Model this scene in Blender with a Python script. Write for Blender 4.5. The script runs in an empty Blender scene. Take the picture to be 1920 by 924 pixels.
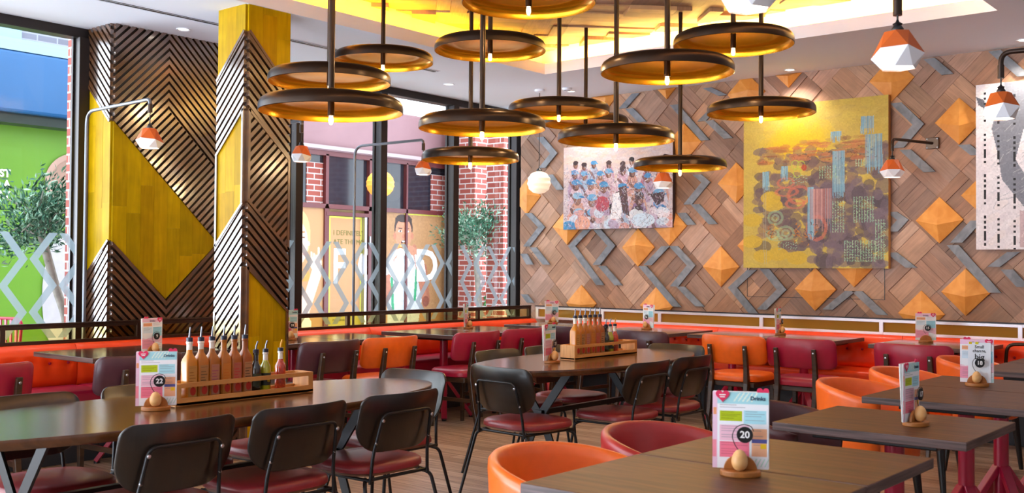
import bpy, bmesh, math, random
import numpy as np
from mathutils import Vector, Matrix
PI = math.pi
random.seed(7); RNG = np.random.default_rng(11)
S = bpy.context.scene
COL = S.collection

# ---------------------------------------------------------------- camera, world, light, exposure
cam_d = bpy.data.cameras.new('camera'); cam = bpy.data.objects.new('camera', cam_d); COL.objects.link(cam)
cam_d.sensor_fit = 'HORIZONTAL'; cam_d.sensor_width = 36.0
cam_d.lens = 36.0 * 1962.0 / 1920.0
cam_d.clip_start = 0.05
cam_d.dof.use_dof = True; cam_d.dof.focus_distance = 6.5; cam_d.dof.aperture_fstop = 6.3
_y, _p, _r = math.radians(39.45), math.radians(1.13), math.radians(0.406)
_f = Vector((-math.sin(_y)*math.cos(_p), math.cos(_y)*math.cos(_p), math.sin(_p)))
_rt = Vector((math.cos(_y), math.sin(_y), 0)); _up = _rt.cross(_f)
_c, _s = math.cos(_r), math.sin(_r)
R_, U_ = _c*_rt + _s*_up, -_s*_rt + _c*_up
cam.matrix_world = Matrix(((R_.x, U_.x, -_f.x, 0), (R_.y, U_.y, -_f.y, 0), (R_.z, U_.z, -_f.z, 1.33), (0, 0, 0, 1)))
S.camera = cam
S.view_settings.view_transform = 'Standard'; S.view_settings.look = 'None'
S.view_settings.exposure = 0.38; S.view_settings.gamma = 1.0
S.view_settings.use_curve_mapping = False
S.cycles.max_bounces = 8; S.cycles.transparent_max_bounces = 24
S.cycles.caustics_reflective = False; S.cycles.caustics_refractive = False
S.cycles.sample_clamp_indirect = 6.0

W = bpy.data.worlds.new('overcast_sky'); S.world = W; W.use_nodes = True
wn = W.node_tree.nodes; wl = W.node_tree.links
bg = wn['Background']; bg.inputs[1].default_value = 2.7
tc = wn.new('ShaderNodeTexCoord'); sp = wn.new('ShaderNodeSeparateXYZ'); cr = wn.new('ShaderNodeValToRGB')
wl.new(tc.outputs['Generated'], sp.inputs[0]); wl.new(sp.outputs['Z'], cr.inputs[0]); wl.new(cr.outputs[0], bg.inputs[0])
cr.color_ramp.elements[0].position = 0.0; cr.color_ramp.elements[0].color = (2.6, 2.95, 3.45, 1)  # below the horizon: bright ground glow added to lift the ceiling
e_ = cr.color_ramp.elements.new(.04); e_.color = (0.84, 0.93, 1.0, 1)
cr.color_ramp.elements[-1].position = 0.7; cr.color_ramp.elements[-1].color = (0.86, 0.93, 1.0, 1)

# the brighter part of the overcast sky, low down the lane to the left
vd = wn.new('ShaderNodeVectorMath'); vd.operation = 'DOT_PRODUCT'; vd.inputs[1].default_value = Vector((-.78, -.60, .18)).normalized()
gr = wn.new('ShaderNodeMapRange'); gr.interpolation_type = 'SMOOTHSTEP'; gr.inputs[1].default_value = .82; gr.inputs[2].default_value = .99; gr.inputs[3].default_value = 2.7; gr.inputs[4].default_value = 5.6
wl.new(tc.outputs['Generated'], vd.inputs[0]); wl.new(vd.outputs['Value'], gr.inputs[0]); wl.new(gr.outputs[0], bg.inputs[1])

def area(name, loc, rot, sx, sy, power, color, spread=PI):
    d = bpy.data.lights.new(name, 'AREA'); d.shape = 'RECTANGLE'; d.size = sx; d.size_y = sy
    d.energy = power; d.color = color; d.spread = spread
    o = bpy.data.objects.new(name, d); o.location = loc; o.rotation_euler = rot; COL.objects.link(o); return o
# unseen area lamp added over the lane to boost its daylight
LANE_FILL = area('lane_fill_light', (-9.2, 7.0, 4.6), (0, 0, 0), 2.4, 15, 260, (0.9, 0.96, 1.0), 1.1)
# warm strip lights in the ceiling cove
COVE = (1.0, 0.62, 0.05)

# ---------------------------------------------------------------- materials
def lin(h):
    if isinstance(h, str):
        h = h.lstrip('#'); v = [int(h[i:i+2], 16)/255 for i in (0, 2, 4)]
    else: v = h
    return tuple(((x/12.92) if x <= .04045 else ((x+.055)/1.055)**2.4) for x in v)
MATS = {}
def mat(name, color='#888888', rough=.5, metal=0., coat=0., var=0., vscale=8., emit=None, estr=0., spec=.5, stretch=None, sub=0., bump=0.):
    if name in MATS: return MATS[name]
    m = bpy.data.materials.new(name); m.use_nodes = True
    nt = m.node_tree; b = nt.nodes['Principled BSDF']; c = lin(color)
    b.inputs['Base Color'].default_value = (*c, 1); b.inputs['Roughness'].default_value = rough
    b.inputs['Metallic'].default_value = metal; b.inputs['Coat Weight'].default_value = coat
    b.inputs['Coat Roughness'].default_value = .12
    b.inputs['Specular IOR Level'].default_value = spec
    if emit:
        b.inputs['Emission Color'].default_value = (*lin(emit), 1); b.inputs['Emission Strength'].default_value = estr
    if var > 0:
        t = nt.nodes.new('ShaderNodeTexCoord'); mp = nt.nodes.new('ShaderNodeMapping'); n = nt.nodes.new('ShaderNodeTexNoise')
        r = nt.nodes.new('ShaderNodeMapRange'); h = nt.nodes.new('ShaderNodeMix'); h.data_type = 'RGBA'; h.blend_type = 'MULTIPLY'
        nt.links.new(t.outputs['Object'], mp.inputs[0]); nt.links.new(mp.outputs[0], n.inputs['Vector'])
        if stretch: mp.inputs['Scale'].default_value = stretch
        n.inputs['Scale'].default_value = vscale; n.inputs['Detail'].default_value = 4
        r.inputs[1].default_value = .3; r.inputs[2].default_value = .7
        r.inputs[3].default_value = 1-var; r.inputs[4].default_value = 1+var
        nt.links.new(n.outputs[0], r.inputs[0])
        cc = nt.nodes.new('ShaderNodeCombineColor')
        for i in range(3): nt.links.new(r.outputs[0], cc.inputs[i])
        h.inputs[0].default_value = 1.0; h.inputs[6].default_value = (*c, 1)
        nt.links.new(cc.outputs[0], h.inputs[7]); nt.links.new(h.outputs[2], b.inputs['Base Color'])
        if bump > 0:
            bp = nt.nodes.new('ShaderNodeBump'); bp.inputs['Strength'].default_value = bump; bp.inputs['Distance'].default_value = .002
            nt.links.new(n.outputs[0], bp.inputs['Height']); nt.links.new(bp.outputs[0], b.inputs['Normal'])
    MATS[name] = m; return m
def attr_mat(name, rough=.6, coat=0., grain=0., gscale=(3, 45, 3), spec=.4, bump=0.):
    """colour from the mesh's own per-face colour; optional wood grain along each plank's UV"""
    if name in MATS: return MATS[name]
    m = bpy.data.materials.new(name); m.use_nodes = True; nt = m.node_tree; b = nt.nodes['Principled BSDF']
    a = nt.nodes.new('ShaderNodeVertexColor'); a.layer_name = 'Col'
    b.inputs['Roughness'].default_value = rough; b.inputs['Coat Weight'].default_value = coat; b.inputs['Specular IOR Level'].default_value = spec
    if grain > 0:
        u = nt.nodes.new('ShaderNodeUVMap'); mp = nt.nodes.new('ShaderNodeMapping'); mp.inputs['Scale'].default_value = gscale
        n = nt.nodes.new('ShaderNodeTexNoise'); n.inputs['Scale'].default_value = 1.0; n.inputs['Detail'].default_value = 6; n.inputs['Distortion'].default_value = .6
        n2 = nt.nodes.new('ShaderNodeTexNoise'); n2.inputs['Scale'].default_value = 6.0; n2.inputs['Detail'].default_value = 3
        nt.links.new(u.outputs[0], mp.inputs[0]); nt.links.new(mp.outputs[0], n.inputs['Vector']); nt.links.new(u.outputs[0], n2.inputs['Vector'])
        ad = nt.nodes.new('ShaderNodeMath'); ad.operation = 'ADD'
        nt.links.new(n.outputs[0], ad.inputs[0]); nt.links.new(n2.outputs[0], ad.inputs[1])
        r = nt.nodes.new('ShaderNodeMapRange'); r.inputs[1].default_value = .7; r.inputs[2].default_value = 1.3
        r.inputs[3].default_value = 1-grain; r.inputs[4].default_value = 1+grain*.6
        nt.links.new(ad.outputs[0], r.inputs[0])
        h = nt.nodes.new('ShaderNodeMix'); h.data_type = 'RGBA'; h.blend_type = 'MULTIPLY'; h.inputs[0].default_value = 1
        cc = nt.nodes.new('ShaderNodeCombineColor')
        for i in range(3): nt.links.new(r.outputs[0], cc.inputs[i])
        nt.links.new(a.outputs[0], h.inputs[6]); nt.links.new(cc.outputs[0], h.inputs[7]); nt.links.new(h.outputs[2], b.inputs['Base Color'])
        if bump > 0:
            bp = nt.nodes.new('ShaderNodeBump'); bp.inputs['Strength'].default_value = bump; bp.inputs['Distance'].default_value = .002
            nt.links.new(n.outputs[0], bp.inputs['Height']); nt.links.new(bp.outputs[0], b.inputs['Normal'])
    else:
        nt.links.new(a.outputs[0], b.inputs['Base Color'])
    MATS[name] = m; return m
def glass_mat(name, tint='#ffffff', refl=.5, opaque=0., ocol='#ffffff'):
    """thin pane: see-through plus a fresnel reflection; opaque = share of frosted film"""
    if name in MATS: return MATS[name]
    m = bpy.data.materials.new(name); m.use_nodes = True; nt = m.node_tree; nt.nodes.clear()
    o = nt.nodes.new('ShaderNodeOutputMaterial'); t = nt.nodes.new('ShaderNodeBsdfTransparent'); g = nt.nodes.new('ShaderNodeBsdfGlossy')
    f = nt.nodes.new('ShaderNodeFresnel'); f.inputs[0].default_value = 1.45
    mu = nt.nodes.new('ShaderNodeMath'); mu.operation = 'MULTIPLY'; mu.inputs[1].default_value = refl
    mx = nt.nodes.new('ShaderNodeMixShader'); t.inputs[0].default_value = (*lin(tint), 1); g.inputs['Roughness'].default_value = .03
    nt.links.new(f.outputs[0], mu.inputs[0]); nt.links.new(mu.outputs[0], mx.inputs[0])
    nt.links.new(t.outputs[0], mx.inputs[1]); nt.links.new(g.outputs[0], mx.inputs[2])
    if opaque > 0:
        d = nt.nodes.new('ShaderNodeBsdfDiffuse'); d.inputs[0].default_value = (*lin(ocol), 1)
        tl = nt.nodes.new('ShaderNodeBsdfTranslucent'); tl.inputs[0].default_value = (*lin(ocol), 1)
        m1 = nt.nodes.new('ShaderNodeMixShader'); m1.inputs[0].default_value = .6
        nt.links.new(d.outputs[0], m1.inputs[1]); nt.links.new(tl.outputs[0], m1.inputs[2])
        m2 = nt.nodes.new('ShaderNodeMixShader'); m2.inputs[0].default_value = opaque
        nt.links.new(mx.outputs[0], m2.inputs[1]); nt.links.new(m1.outputs[0], m2.inputs[2]); nt.links.new(m2.outputs[0], o.inputs[0])
    else: nt.links.new(mx.outputs[0], o.inputs[0])
    MATS[name] = m; return m
def wood_mat(name, c1, c2, rough=.35, coat=0., scale=(2, 22, 2), spec=.5, bump=.15):
    """grain stretched along local X scaled by `scale`"""
    if name in MATS: return MATS[name]
    m = bpy.data.materials.new(name); m.use_nodes = True; nt = m.node_tree; b = nt.nodes['Principled BSDF']
    b.inputs['Roughness'].default_value = rough; b.inputs['Coat Weight'].default_value = coat; b.inputs['Coat Roughness'].default_value = .15
    b.inputs['Specular IOR Level'].default_value = spec
    t = nt.nodes.new('ShaderNodeTexCoord'); mp = nt.nodes.new('ShaderNodeMapping'); mp.inputs['Scale'].default_value = scale
    n = nt.nodes.new('ShaderNodeTexNoise'); n.inputs['Scale'].default_value = 1.6; n.inputs['Detail'].default_value = 8; n.inputs['Distortion'].default_value = .8
    r = nt.nodes.new('ShaderNodeValToRGB'); r.color_ramp.elements[0].position = .32; r.color_ramp.elements[1].position = .68
    r.color_ramp.elements[0].color = (*lin(c1), 1); r.color_ramp.elements[1].color = (*lin(c2), 1)
    nt.links.new(t.outputs['Object'], mp.inputs[0]); nt.links.new(mp.outputs[0], n.inputs['Vector']); nt.links.new(n.outputs[0], r.inputs[0])
    nt.links.new(r.outputs[0], b.inputs['Base Color'])
    bp = nt.nodes.new('ShaderNodeBump'); bp.inputs['Strength'].default_value = bump; bp.inputs['Distance'].default_value = .001
    nt.links.new(n.outputs[0], bp.inputs['Height']); nt.links.new(bp.outputs[0], b.inputs['Normal'])
    MATS[name] = m; return m
def brick_mat(name, c1, c2, mortar, scale, vec='yz'):
    if name in MATS: return MATS[name]
    m = bpy.data.materials.new(name); m.use_nodes = True; nt = m.node_tree; b = nt.nodes['Principled BSDF']; b.inputs['Roughness'].default_value = .85
    t = nt.nodes.new('ShaderNodeTexCoord'); s = nt.nodes.new('ShaderNodeSeparateXYZ'); c = nt.nodes.new('ShaderNodeCombineXYZ'); ad = nt.nodes.new('ShaderNodeMath')
    nt.links.new(t.outputs['Object'], s.inputs[0]); nt.links.new(s.outputs[0], ad.inputs[0]); nt.links.new(s.outputs[1], ad.inputs[1])
    nt.links.new(ad.outputs[0], c.inputs[0]); nt.links.new(s.outputs[2], c.inputs[1])
    k = nt.nodes.new('ShaderNodeTexBrick'); k.inputs['Scale'].default_value = 1.0
    k.inputs['Brick Width'].default_value = .225; k.inputs['Row Height'].default_value = .075; k.inputs['Mortar Size'].default_value = .008
    k.inputs['Color1'].default_value = (*lin(c1), 1); k.inputs['Color2'].default_value = (*lin(c2), 1); k.inputs['Mortar'].default_value = (*lin(mortar), 1)
    nt.links.new(c.outputs[0], k.inputs['Vector']); nt.links.new(k.outputs[0], b.inputs['Base Color'])
    MATS[name] = m; return m
def floor_mat():
    m = bpy.data.materials.new('floor_planks'); m.use_nodes = True; nt = m.node_tree; b = nt.nodes['Principled BSDF']
    b.inputs['Roughness'].default_value = .27; b.inputs['Specular IOR Level'].default_value = .5
    t = nt.nodes.new('ShaderNodeTexCoord'); k = nt.nodes.new('ShaderNodeTexBrick')
    k.inputs['Scale'].default_value = 1; k.inputs['Brick Width'].default_value = 1.25; k.inputs['Row Height'].default_value = .12; k.inputs['Mortar Size'].default_value = .0015
    k.inputs['Color1'].default_value = (*lin('#c6ab94'), 1); k.inputs['Color2'].default_value = (*lin('#a38973'), 1); k.inputs['Mortar'].default_value = (*lin('#3c2c20'), 1)
    k.offset = .37
    nt.links.new(t.outputs['Object'], k.inputs['Vector'])
    mp = nt.nodes.new('ShaderNodeMapping'); mp.inputs['Scale'].default_value = (2, 26, 1); n = nt.nodes.new('ShaderNodeTexNoise'); n.inputs['Detail'].default_value = 7; n.inputs['Scale'].default_value = 1.3
    nt.links.new(t.outputs['Object'], mp.inputs[0]); nt.links.new(mp.outputs[0], n.inputs['Vector'])
    r = nt.nodes.new('ShaderNodeMapRange'); r.inputs[1].default_value = .3; r.inputs[2].default_value = .7; r.inputs[3].default_value = .68; r.inputs[4].default_value = 1.2
    nt.links.new(n.outputs[0], r.inputs[0]); cc = nt.nodes.new('ShaderNodeCombineColor')
    for i in range(3): nt.links.new(r.outputs[0], cc.inputs[i])
    h = nt.nodes.new('ShaderNodeMix'); h.data_type = 'RGBA'; h.blend_type = 'MULTIPLY'; h.inputs[0].default_value = 1
    nt.links.new(k.outputs[0], h.inputs[6]); nt.links.new(cc.outputs[0], h.inputs[7]); nt.links.new(h.outputs[2], b.inputs['Base Color'])
    return m

M_WHITE = mat('ceiling_paint', '#f0f6ff', .9)
M_FASCIA = mat('fascia_paint', '#f1e4dc', .85)
M_BLACKMETAL = mat('black_metal', '#17171a', .38, .3)
M_FRAME = mat('window_frame_bronze', '#2a2220', .35, .4)
M_STEEL = mat('brushed_steel', '#b9bcc4', .3, 1.)
M_RAIL = mat('rail_metal', '#8b8580', .32, .9)
M_POLE = mat('grey_pole_metal', '#74767c', .34, .7)
M_BRASSY = mat('bronze_arm', '#3a2c24', .3, .7)
M_PLY = wood_mat('dark_ply', '#130e0b', '#211812', .3, .18, (22, 2, 3))
M_PLYEDGE = mat('ply_edge', '#7d5a44', .4)
M_BURG = mat('burgundy_leather', '#8a2a30', .36, 0, .1, .08, 30, bump=.1)
M_MAROON = mat('crimson_leather', '#9c1238', .38, 0, .1, .06, 25, bump=.1)
M_PLUM = mat('plum_leather', '#45202a', .36, 0, .1, .08, 25, bump=.1)
M_ORANGE = mat('orange_leather', '#ee6a16', .36, 0, .1, .05, 25, bump=.1)
M_TUBORANGE = mat('tub_orange_leather', '#f26c22', .34, 0, .12, .04, 25, bump=.1)
M_TUBRED = mat('tub_red_leather', '#a82a2a', .34, 0, .12, .05, 25, bump=.1)
M_BANQ = mat('banquette_orange', '#f24408', .42, 0, .05, .05, 12, bump=.1)
M_BANQSEAT = mat('banquette_crimson', '#aa1638', .4, 0, .05, .05, 12, bump=.1)
M_BASE = mat('banquette_plinth', '#252c36', .5)
M_CHAIRWOOD = wood_mat('dark_chair_wood', '#2a1c14', '#46311f', .35, .1, (3, 3, 20))
M_TABLE = wood_mat('walnut_top', '#4a2b16', '#6c4223', .42, 0, (2.2, 24, 2), .22)
M_TABLE2 = wood_mat('dark_laminate_top', '#3a2a24', '#58443a', .16, .7, (2.2, 24, 2))
M_TABLEEDGE = wood_mat('walnut_edge', '#3a2a28', '#6b5350', .45, 0, (2, 2, 60))
M_OVAL = wood_mat('oval_walnut_top', '#452a18', '#663f22', .2, .5, (24, 2.2, 2))
M_RED = mat('red_steel', '#a30d35', .3, .1, .2)
M_BAMBOO = wood_mat('light_oak', '#b57a3c', '#d79c58', .45, 0, (30, 2, 3))
M_EGG = wood_mat('egg_beech', '#d9a061', '#efc389', .45, 0, (4, 4, 14))
M_TRAYWOOD = mat('stand_oak', '#a9672c', .45, 0, 0, .15, 30)
M_BRONZE = mat('disc_bronze', '#33261d', .3, .75, .0)
M_GOLD = mat('disc_gold', '#b47a10', .26, .85)
M_BULB = mat('bulb_glow', '#ffd9a0', .3, emit='#ffc878', estr=28)
M_SHADEORANGE = mat('shade_orange', '#c85a14', .5)
M_SHADEWHITE = mat('shade_white', '#eeeef2', .35)
M_LAMPGLOW = mat('lamp_glow', '#fff4e0', .3, emit='#fff0dc', estr=5)
M_BLACK = mat('black_plastic', '#141416', .4)
M_WHITEPRINT = mat('white_print', '#f6f4f2', .6)
M_CHROME = mat('pourer_chrome', '#8e8e96', .22, 1.)
M_YELLOW = attr_mat('yellow_stained_boards', .5, .0, .22, (3, 40, 3), .1)
M_BATTEN = wood_mat('dark_batten', '#3a2417', '#67401f', .25, 1.0, (3, 3, 8), .8, .02)
M_BATTEN.node_tree.nodes['Principled BSDF'].inputs['Coat IOR'].default_value = 2.0
M_BATTENBACK = mat('batten_backing', '#1d130d', .6)
M_PLANKS = attr_mat('reclaimed_planks', .55, .0, .26, (4, 60, 4), bump=.2)
M_PRINT = attr_mat('printed_surface', .5)
M_PAINT = attr_mat('painted_canvas', .6)
M_GLASS = glass_mat('window_glass', '#fbfdff', .5)
M_AMBER = glass_mat('amber_rail_glass', '#f3e09a', .8)
M_AMBER2 = glass_mat('amber_backed_glass', '#d8b040', .6, .75, '#eec25a')
M_FILM = glass_mat('frosted_film', '#ffffff', .2, .80, '#8e9ca4')

# ---------------------------------------------------------------- mesh helpers
class MB:
    def __init__(s): s.v, s.f, s.m, s.c, s.uv = [], [], [], [], []
    def add(s, vs, fs, mi=0, col=None, uvs=None):
        o = len(s.v); s.v += [tuple(v) for v in vs]
        for i, f in enumerate(fs):
            s.f.append(tuple(o+k for k in f)); s.m.append(mi); s.c.append(col)
            s.uv.append([uvs[k] for k in f] if uvs else None)
        return s
    def box(s, c, d, mi=0, M=None, col=None):
        x, y, z = d[0]/2, d[1]/2, d[2]/2
        vs = [(a*x, b*y, e*z) for e in (-1, 1) for b in (-1, 1) for a in (-1, 1)]
        if M is not None: vs = [tuple(M @ Vector(v)) for v in vs]
        vs = [(v[0]+c[0], v[1]+c[1], v[2]+c[2]) for v in vs]
        return s.add(vs, [(0, 2, 3, 1), (4, 5, 7, 6), (0, 1, 5, 4), (2, 6, 7, 3), (0, 4, 6, 2), (1, 3, 7, 5)], mi, col)
    def bar(s, a, b, w, t, mi=0, up=(0, 0, 1)):
        """rectangular bar from a to b, w across (horizontal), t in the other direction"""
        a, b = Vector(a), Vector(b); d = (b-a); L = d.length; d.normalize()
        u = Vector(up); sx = d.cross(u)
        if sx.length < 1e-4: sx = d.cross(Vector((1, 0, 0)))
        sx.normalize(); sy = sx.cross(d); M = Matrix((sx, d, sy)).transposed()
        return s.box(tuple((a+b)/2), (w, L, t), mi, M)
    def tube(s, path, r, n=8, mi=0, cap=True, radii=None):
        P = [Vector(p) for p in path]; k = len(P); rings = []; ref = None
        for i in range(k):
            t = (P[min(i+1, k-1)]-P[max(i-1, 0)]).normalized()
            if ref is None:
                ref = Vector((0, 0, 1)) if abs(t.z) < .9 else Vector((1, 0, 0))
            a = (ref - t*ref.dot(t)).normalized(); b = t.cross(a); ref = a
            rr = radii[i] if radii else r
            rings.append([tuple(P[i]+a*math.cos(2*PI*j/n)*rr+b*math.sin(2*PI*j/n)*rr) for j in range(n)])
        vs = [v for q in rings for v in q]; fs = []
        for i in range(k-1):
            for j in range(n):
                fs.append((i*n+j, i*n+(j+1) % n, (i+1)*n+(j+1) % n, (i+1)*n+j))
        if cap: fs += [tuple(range(n-1, -1, -1)), tuple(range((k-1)*n, k*n))]
        return s.add(vs, fs, mi)
    def loft(s, rings, mi=0, cap=True, closed=True):
        n = len(rings[0]); k = len(rings); vs = [v for q in rings for v in q]; fs = []
        for i in range(k-1):
            for j in range(n if closed else n-1):
                fs.append((i*n+j, i*n+(j+1) % n, (i+1)*n+(j+1) % n, (i+1)*n+j))
        if cap: fs += [tuple(range(n-1, -1, -1)), tuple(range((k-1)*n, k*n))]
        return s.add(vs, fs, mi)
    def lathe(s, prof, n=32, mi=0, c=(0, 0, 0), cap=False):
        rings = [[(c[0]+r*math.cos(2*PI*j/n), c[1]+r*math.sin(2*PI*j/n), c[2]+z) for j in range(n)] for r, z in prof]
        return s.loft(rings, mi, cap)
    def prism(s, poly, fn, t0, t1, mi=0, col=None, uvs=None):
        """poly: 2-D outline; fn(u, v, t) -> 3-D"""
        n = len(poly); vs = [fn(u, v, t0) for u, v in poly]+[fn(u, v, t1) for u, v in poly]
        fs = [tuple(range(n-1, -1, -1)), tuple(range(n, 2*n))]+[(i, (i+1) % n, n+(i+1) % n, n+i) for i in range(n)]
        return s.add(vs, fs, mi, col, (uvs+uvs) if uvs else None)
    def build(s, name, mats, parent=None, smooth=None, bevel=0, seg=2, loc=None, face=None):
        me = bpy.data.meshes.new(name); me.from_pydata(s.v, [], s.f)
        for m in (mats if isinstance(mats, (list, tuple)) else [mats]): me.materials.append(m)
        me.polygons.foreach_set('material_index', s.m)
        if any(c is not None for c in s.c):
            at = me.color_attributes.new('Col', 'FLOAT_COLOR', 'CORNER'); buf = []
            for f, c in zip(s.f, s.c):
                c = c if c is not None else (.5, .5, .5)
                buf += [c[0], c[1], c[2], 1.0]*len(f)
            at.data.foreach_set('color', buf)
        if any(u is not None for u in s.uv):
            ul = me.uv_layers.new(name='UVMap'); buf = []
            for f, u in zip(s.f, s.uv):
                for k in range(len(f)): buf += list(u[k]) if u else [0, 0]
            ul.data.foreach_set('uv', buf)
        bm = bmesh.new(); bm.from_mesh(me); bmesh.ops.recalc_face_normals(bm, faces=bm.faces)
        if face is not None:
            bm.normal_update()
            for q in bm.faces:
                if q.normal.dot(Vector(face)) < 0: q.normal_flip()
        bm.to_mesh(me); bm.free()
        if smooth is not None:
            me.polygons.foreach_set('use_smooth', [True]*len(me.polygons))
            me.set_sharp_from_angle(angle=math.radians(smooth))
        me.update()
        o = bpy.data.objects.new(name, me); COL.objects.link(o)
        if parent is not None: o.parent = parent
        if loc: o.location = loc
        if bevel:
            md = o.modifiers.new('bevel', 'BEVEL'); md.width = bevel; md.segments = seg; md.limit_method = 'ANGLE'; md.angle_limit = math.radians(40)
        return o
def tag(o, label=None, cat=None, group=None, kind=None):
    if label: o['label'] = label
    if cat: o['category'] = cat
    if group: o['group'] = group
    if kind: o['kind'] = kind
    return o
def thing(name, label, cat, loc=(0, 0, 0), rz=0., group=None):
    o = bpy.data.objects.new(name, None); COL.objects.link(o); o.location = loc; o.rotation_euler = (0, 0, rz); o.empty_display_size = .1
    return tag(o, label, cat, group)
def kids(o): return [c for c in COL.objects if c.parent == o]
def dup(root, loc, rz, label, group=None):
    r = root.copy(); COL.objects.link(r); r.location = loc; r.rotation_euler = (0, 0, rz); r['label'] = label
    if group: r['group'] = group
    for ch in list(root.children):
        c = ch.copy(); COL.objects.link(c); c.parent = r
        for g in list(ch.children):
            d = g.copy(); COL.objects.link(d); d.parent = c
    return r
def struct(o): o['kind'] = 'structure'; return o
def clip(poly, nx, ny, d):
    """keep nx*x+ny*y <= d"""
    out = []; n = len(poly)
    for i in range(n):
        a, b = poly[i], poly[(i+1) % n]; da = nx*a[0]+ny*a[1]-d; db = nx*b[0]+ny*b[1]-d
        if da <= 0: out.append(a)
        if da*db < 0:
            t = da/(da-db); out.append((a[0]+t*(b[0]-a[0]), a[1]+t*(b[1]-a[1])))
    return out
def clip_convex(poly, cpoly):
    ar = sum(cpoly[i][0]*cpoly[(i+1) % len(cpoly)][1]-cpoly[(i+1) % len(cpoly)][0]*cpoly[i][1] for i in range(len(cpoly)))
    if ar < 0: cpoly = cpoly[::-1]
    for i in range(len(cpoly)):
        a, b = cpoly[i], cpoly[(i+1) % len(cpoly)]; nx, ny = (b[1]-a[1]), -(b[0]-a[0])
        poly = clip(poly, nx, ny, nx*a[0]+ny*a[1])
        if len(poly) < 3: return []
    return poly
def arc_path(pts, rad, n=6):
    """polyline with rounded corners"""
    P = [Vector(p) for p in pts]; out = [P[0]]
    for i in range(1, len(P)-1):
        a, b, c = P[i-1], P[i], P[i+1]; r = min(rad, (a-b).length*.45, (c-b).length*.45)
        p0, p1 = b+(a-b).normalized()*r, b+(c-b).normalized()*r
        for k in range(n+1):
            t = k/n; out.append((1-t)**2*p0+2*t*(1-t)*b+t*t*p1)
    out.append(P[-1]); return out
_font_cache = {}
def text_mesh(txt, size, name, material, parent, loc, rot, depth=.0008, align='CENTER', bold=0.0, sx=1.0):
    cu = bpy.data.curves.new('t', 'FONT'); cu.body = txt; cu.size = size; cu.align_x = align; cu.align_y = 'CENTER'; cu.extrude = depth; cu.offset = bold
    cu.resolution_u = 3
    to = bpy.data.objects.new('t', cu); COL.objects.link(to); bpy.context.view_layer.update()
    me = bpy.data.meshes.new_from_object(to.evaluated_get(bpy.context.evaluated_depsgraph_get()))
    bpy.data.objects.remove(to); me.name = name; me.materials.clear(); me.materials.append(material)
    o = bpy.data.objects.new(name, me); COL.objects.link(o); o.parent = parent; o.location = loc; o.rotation_euler = rot; o.scale = (sx, 1, 1)
    return o
class Paint:
    """a picture painted by shapes on a fine grid of faces; (0,0) is the lower left, metres"""
    def __init__(s, w, h, res, base):
        s.w, s.h, s.nx, s.ny = w, h, max(2, int(w/res)), max(2, int(h/res))
        s.a = np.zeros((s.ny, s.nx, 3)); s.a[:] = lin(base)
        s.X, s.Y = np.meshgrid((np.arange(s.nx)+.5)/s.nx*w, (np.arange(s.ny)+.5)/s.ny*h)
    def put(s, mask, col, op=1.):
        c = np.array(lin(col)); s.a[mask] = s.a[mask]*(1-op)+c*op
    def ell(s, cx, cy, rx, ry, col, rot=0, op=1.):
        c, q = math.cos(rot), math.sin(rot); u = (s.X-cx)*c+(s.Y-cy)*q; v = -(s.X-cx)*q+(s.Y-cy)*c
        s.put((u/rx)**2+(v/ry)**2 <= 1, col, op)
    def ring(s, cx, cy, rx, ry, col, k=.75, op=1.):
        e = ((s.X-cx)/rx)**2+((s.Y-cy)/ry)**2; s.put((e <= 1) & (e >= k*k), col, op)
    def rect(s, x0, y0, x1, y1, col, op=1.): s.put((s.X >= x0) & (s.X <= x1) & (s.Y >= y0) & (s.Y <= y1), col, op)
    def poly(s, pts, col, op=1.):
        ins = np.zeros(s.X.shape, bool); n = len(pts)
        for i in range(n):
            x0, y0 = pts[i]; x1, y1 = pts[(i+1) % n]
            if y0 == y1: continue
            ins ^= ((s.Y >= min(y0, y1)) & (s.Y < max(y0, y1)) & (s.X < x0+(s.Y-y0)*(x1-x0)/(y1-y0)))
        s.put(ins, col, op)
    def line(s, x0, y0, x1, y1, w, col, op=1.):
        dx, dy = x1-x0, y1-y0; L2 = dx*dx+dy*dy+1e-9
        t = np.clip(((s.X-x0)*dx+(s.Y-y0)*dy)/L2, 0, 1); s.put((s.X-x0-t*dx)**2+(s.Y-y0-t*dy)**2 <= (w/2)**2, col, op)
    def noise(s, amp, cell=4):
        n = RNG.normal(0, amp, (s.ny//cell+2, s.nx//cell+2, 1)); n = np.kron(n, np.ones((cell, cell, 1)))[:s.ny, :s.nx]
        s.a = np.clip(s.a*(1+n), 0, 1)
    def build(s, name, material, parent, fn):
        """fn(u, v) -> 3-D point"""
        vs = [fn(i/s.nx*s.w, j/s.ny*s.h) for j in range(s.ny+1) for i in range(s.nx+1)]
        k = s.nx+1
        I, J = np.meshgrid(np.arange(s.nx), np.arange(s.ny)); b = (J*k+I).ravel()
        F = np.stack([b, b+1, b+k+1, b+k], 1)
        me = bpy.data.meshes.new(name); me.from_pydata(vs, [], F.tolist()); me.materials.append(material)
        at = me.color_attributes.new('Col', 'FLOAT_COLOR', 'CORNER')
        c4 = np.ones((s.ny*s.nx, 4, 4)); c4[:, :, :3] = s.a.reshape(-1, 1, 3); at.data.foreach_set('color', c4.ravel())
        o = bpy.data.objects.new(name, me); COL.objects.link(o)
        if parent: o.parent = parent
        return o
# ================================================================ the room
H = 3.135; XW = -7.60; YF = 9.07
struct(MB().box((-2.65, 3.9, -.05), (10.2, 11.4, .1)).build('floor', floor_mat()))
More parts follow.
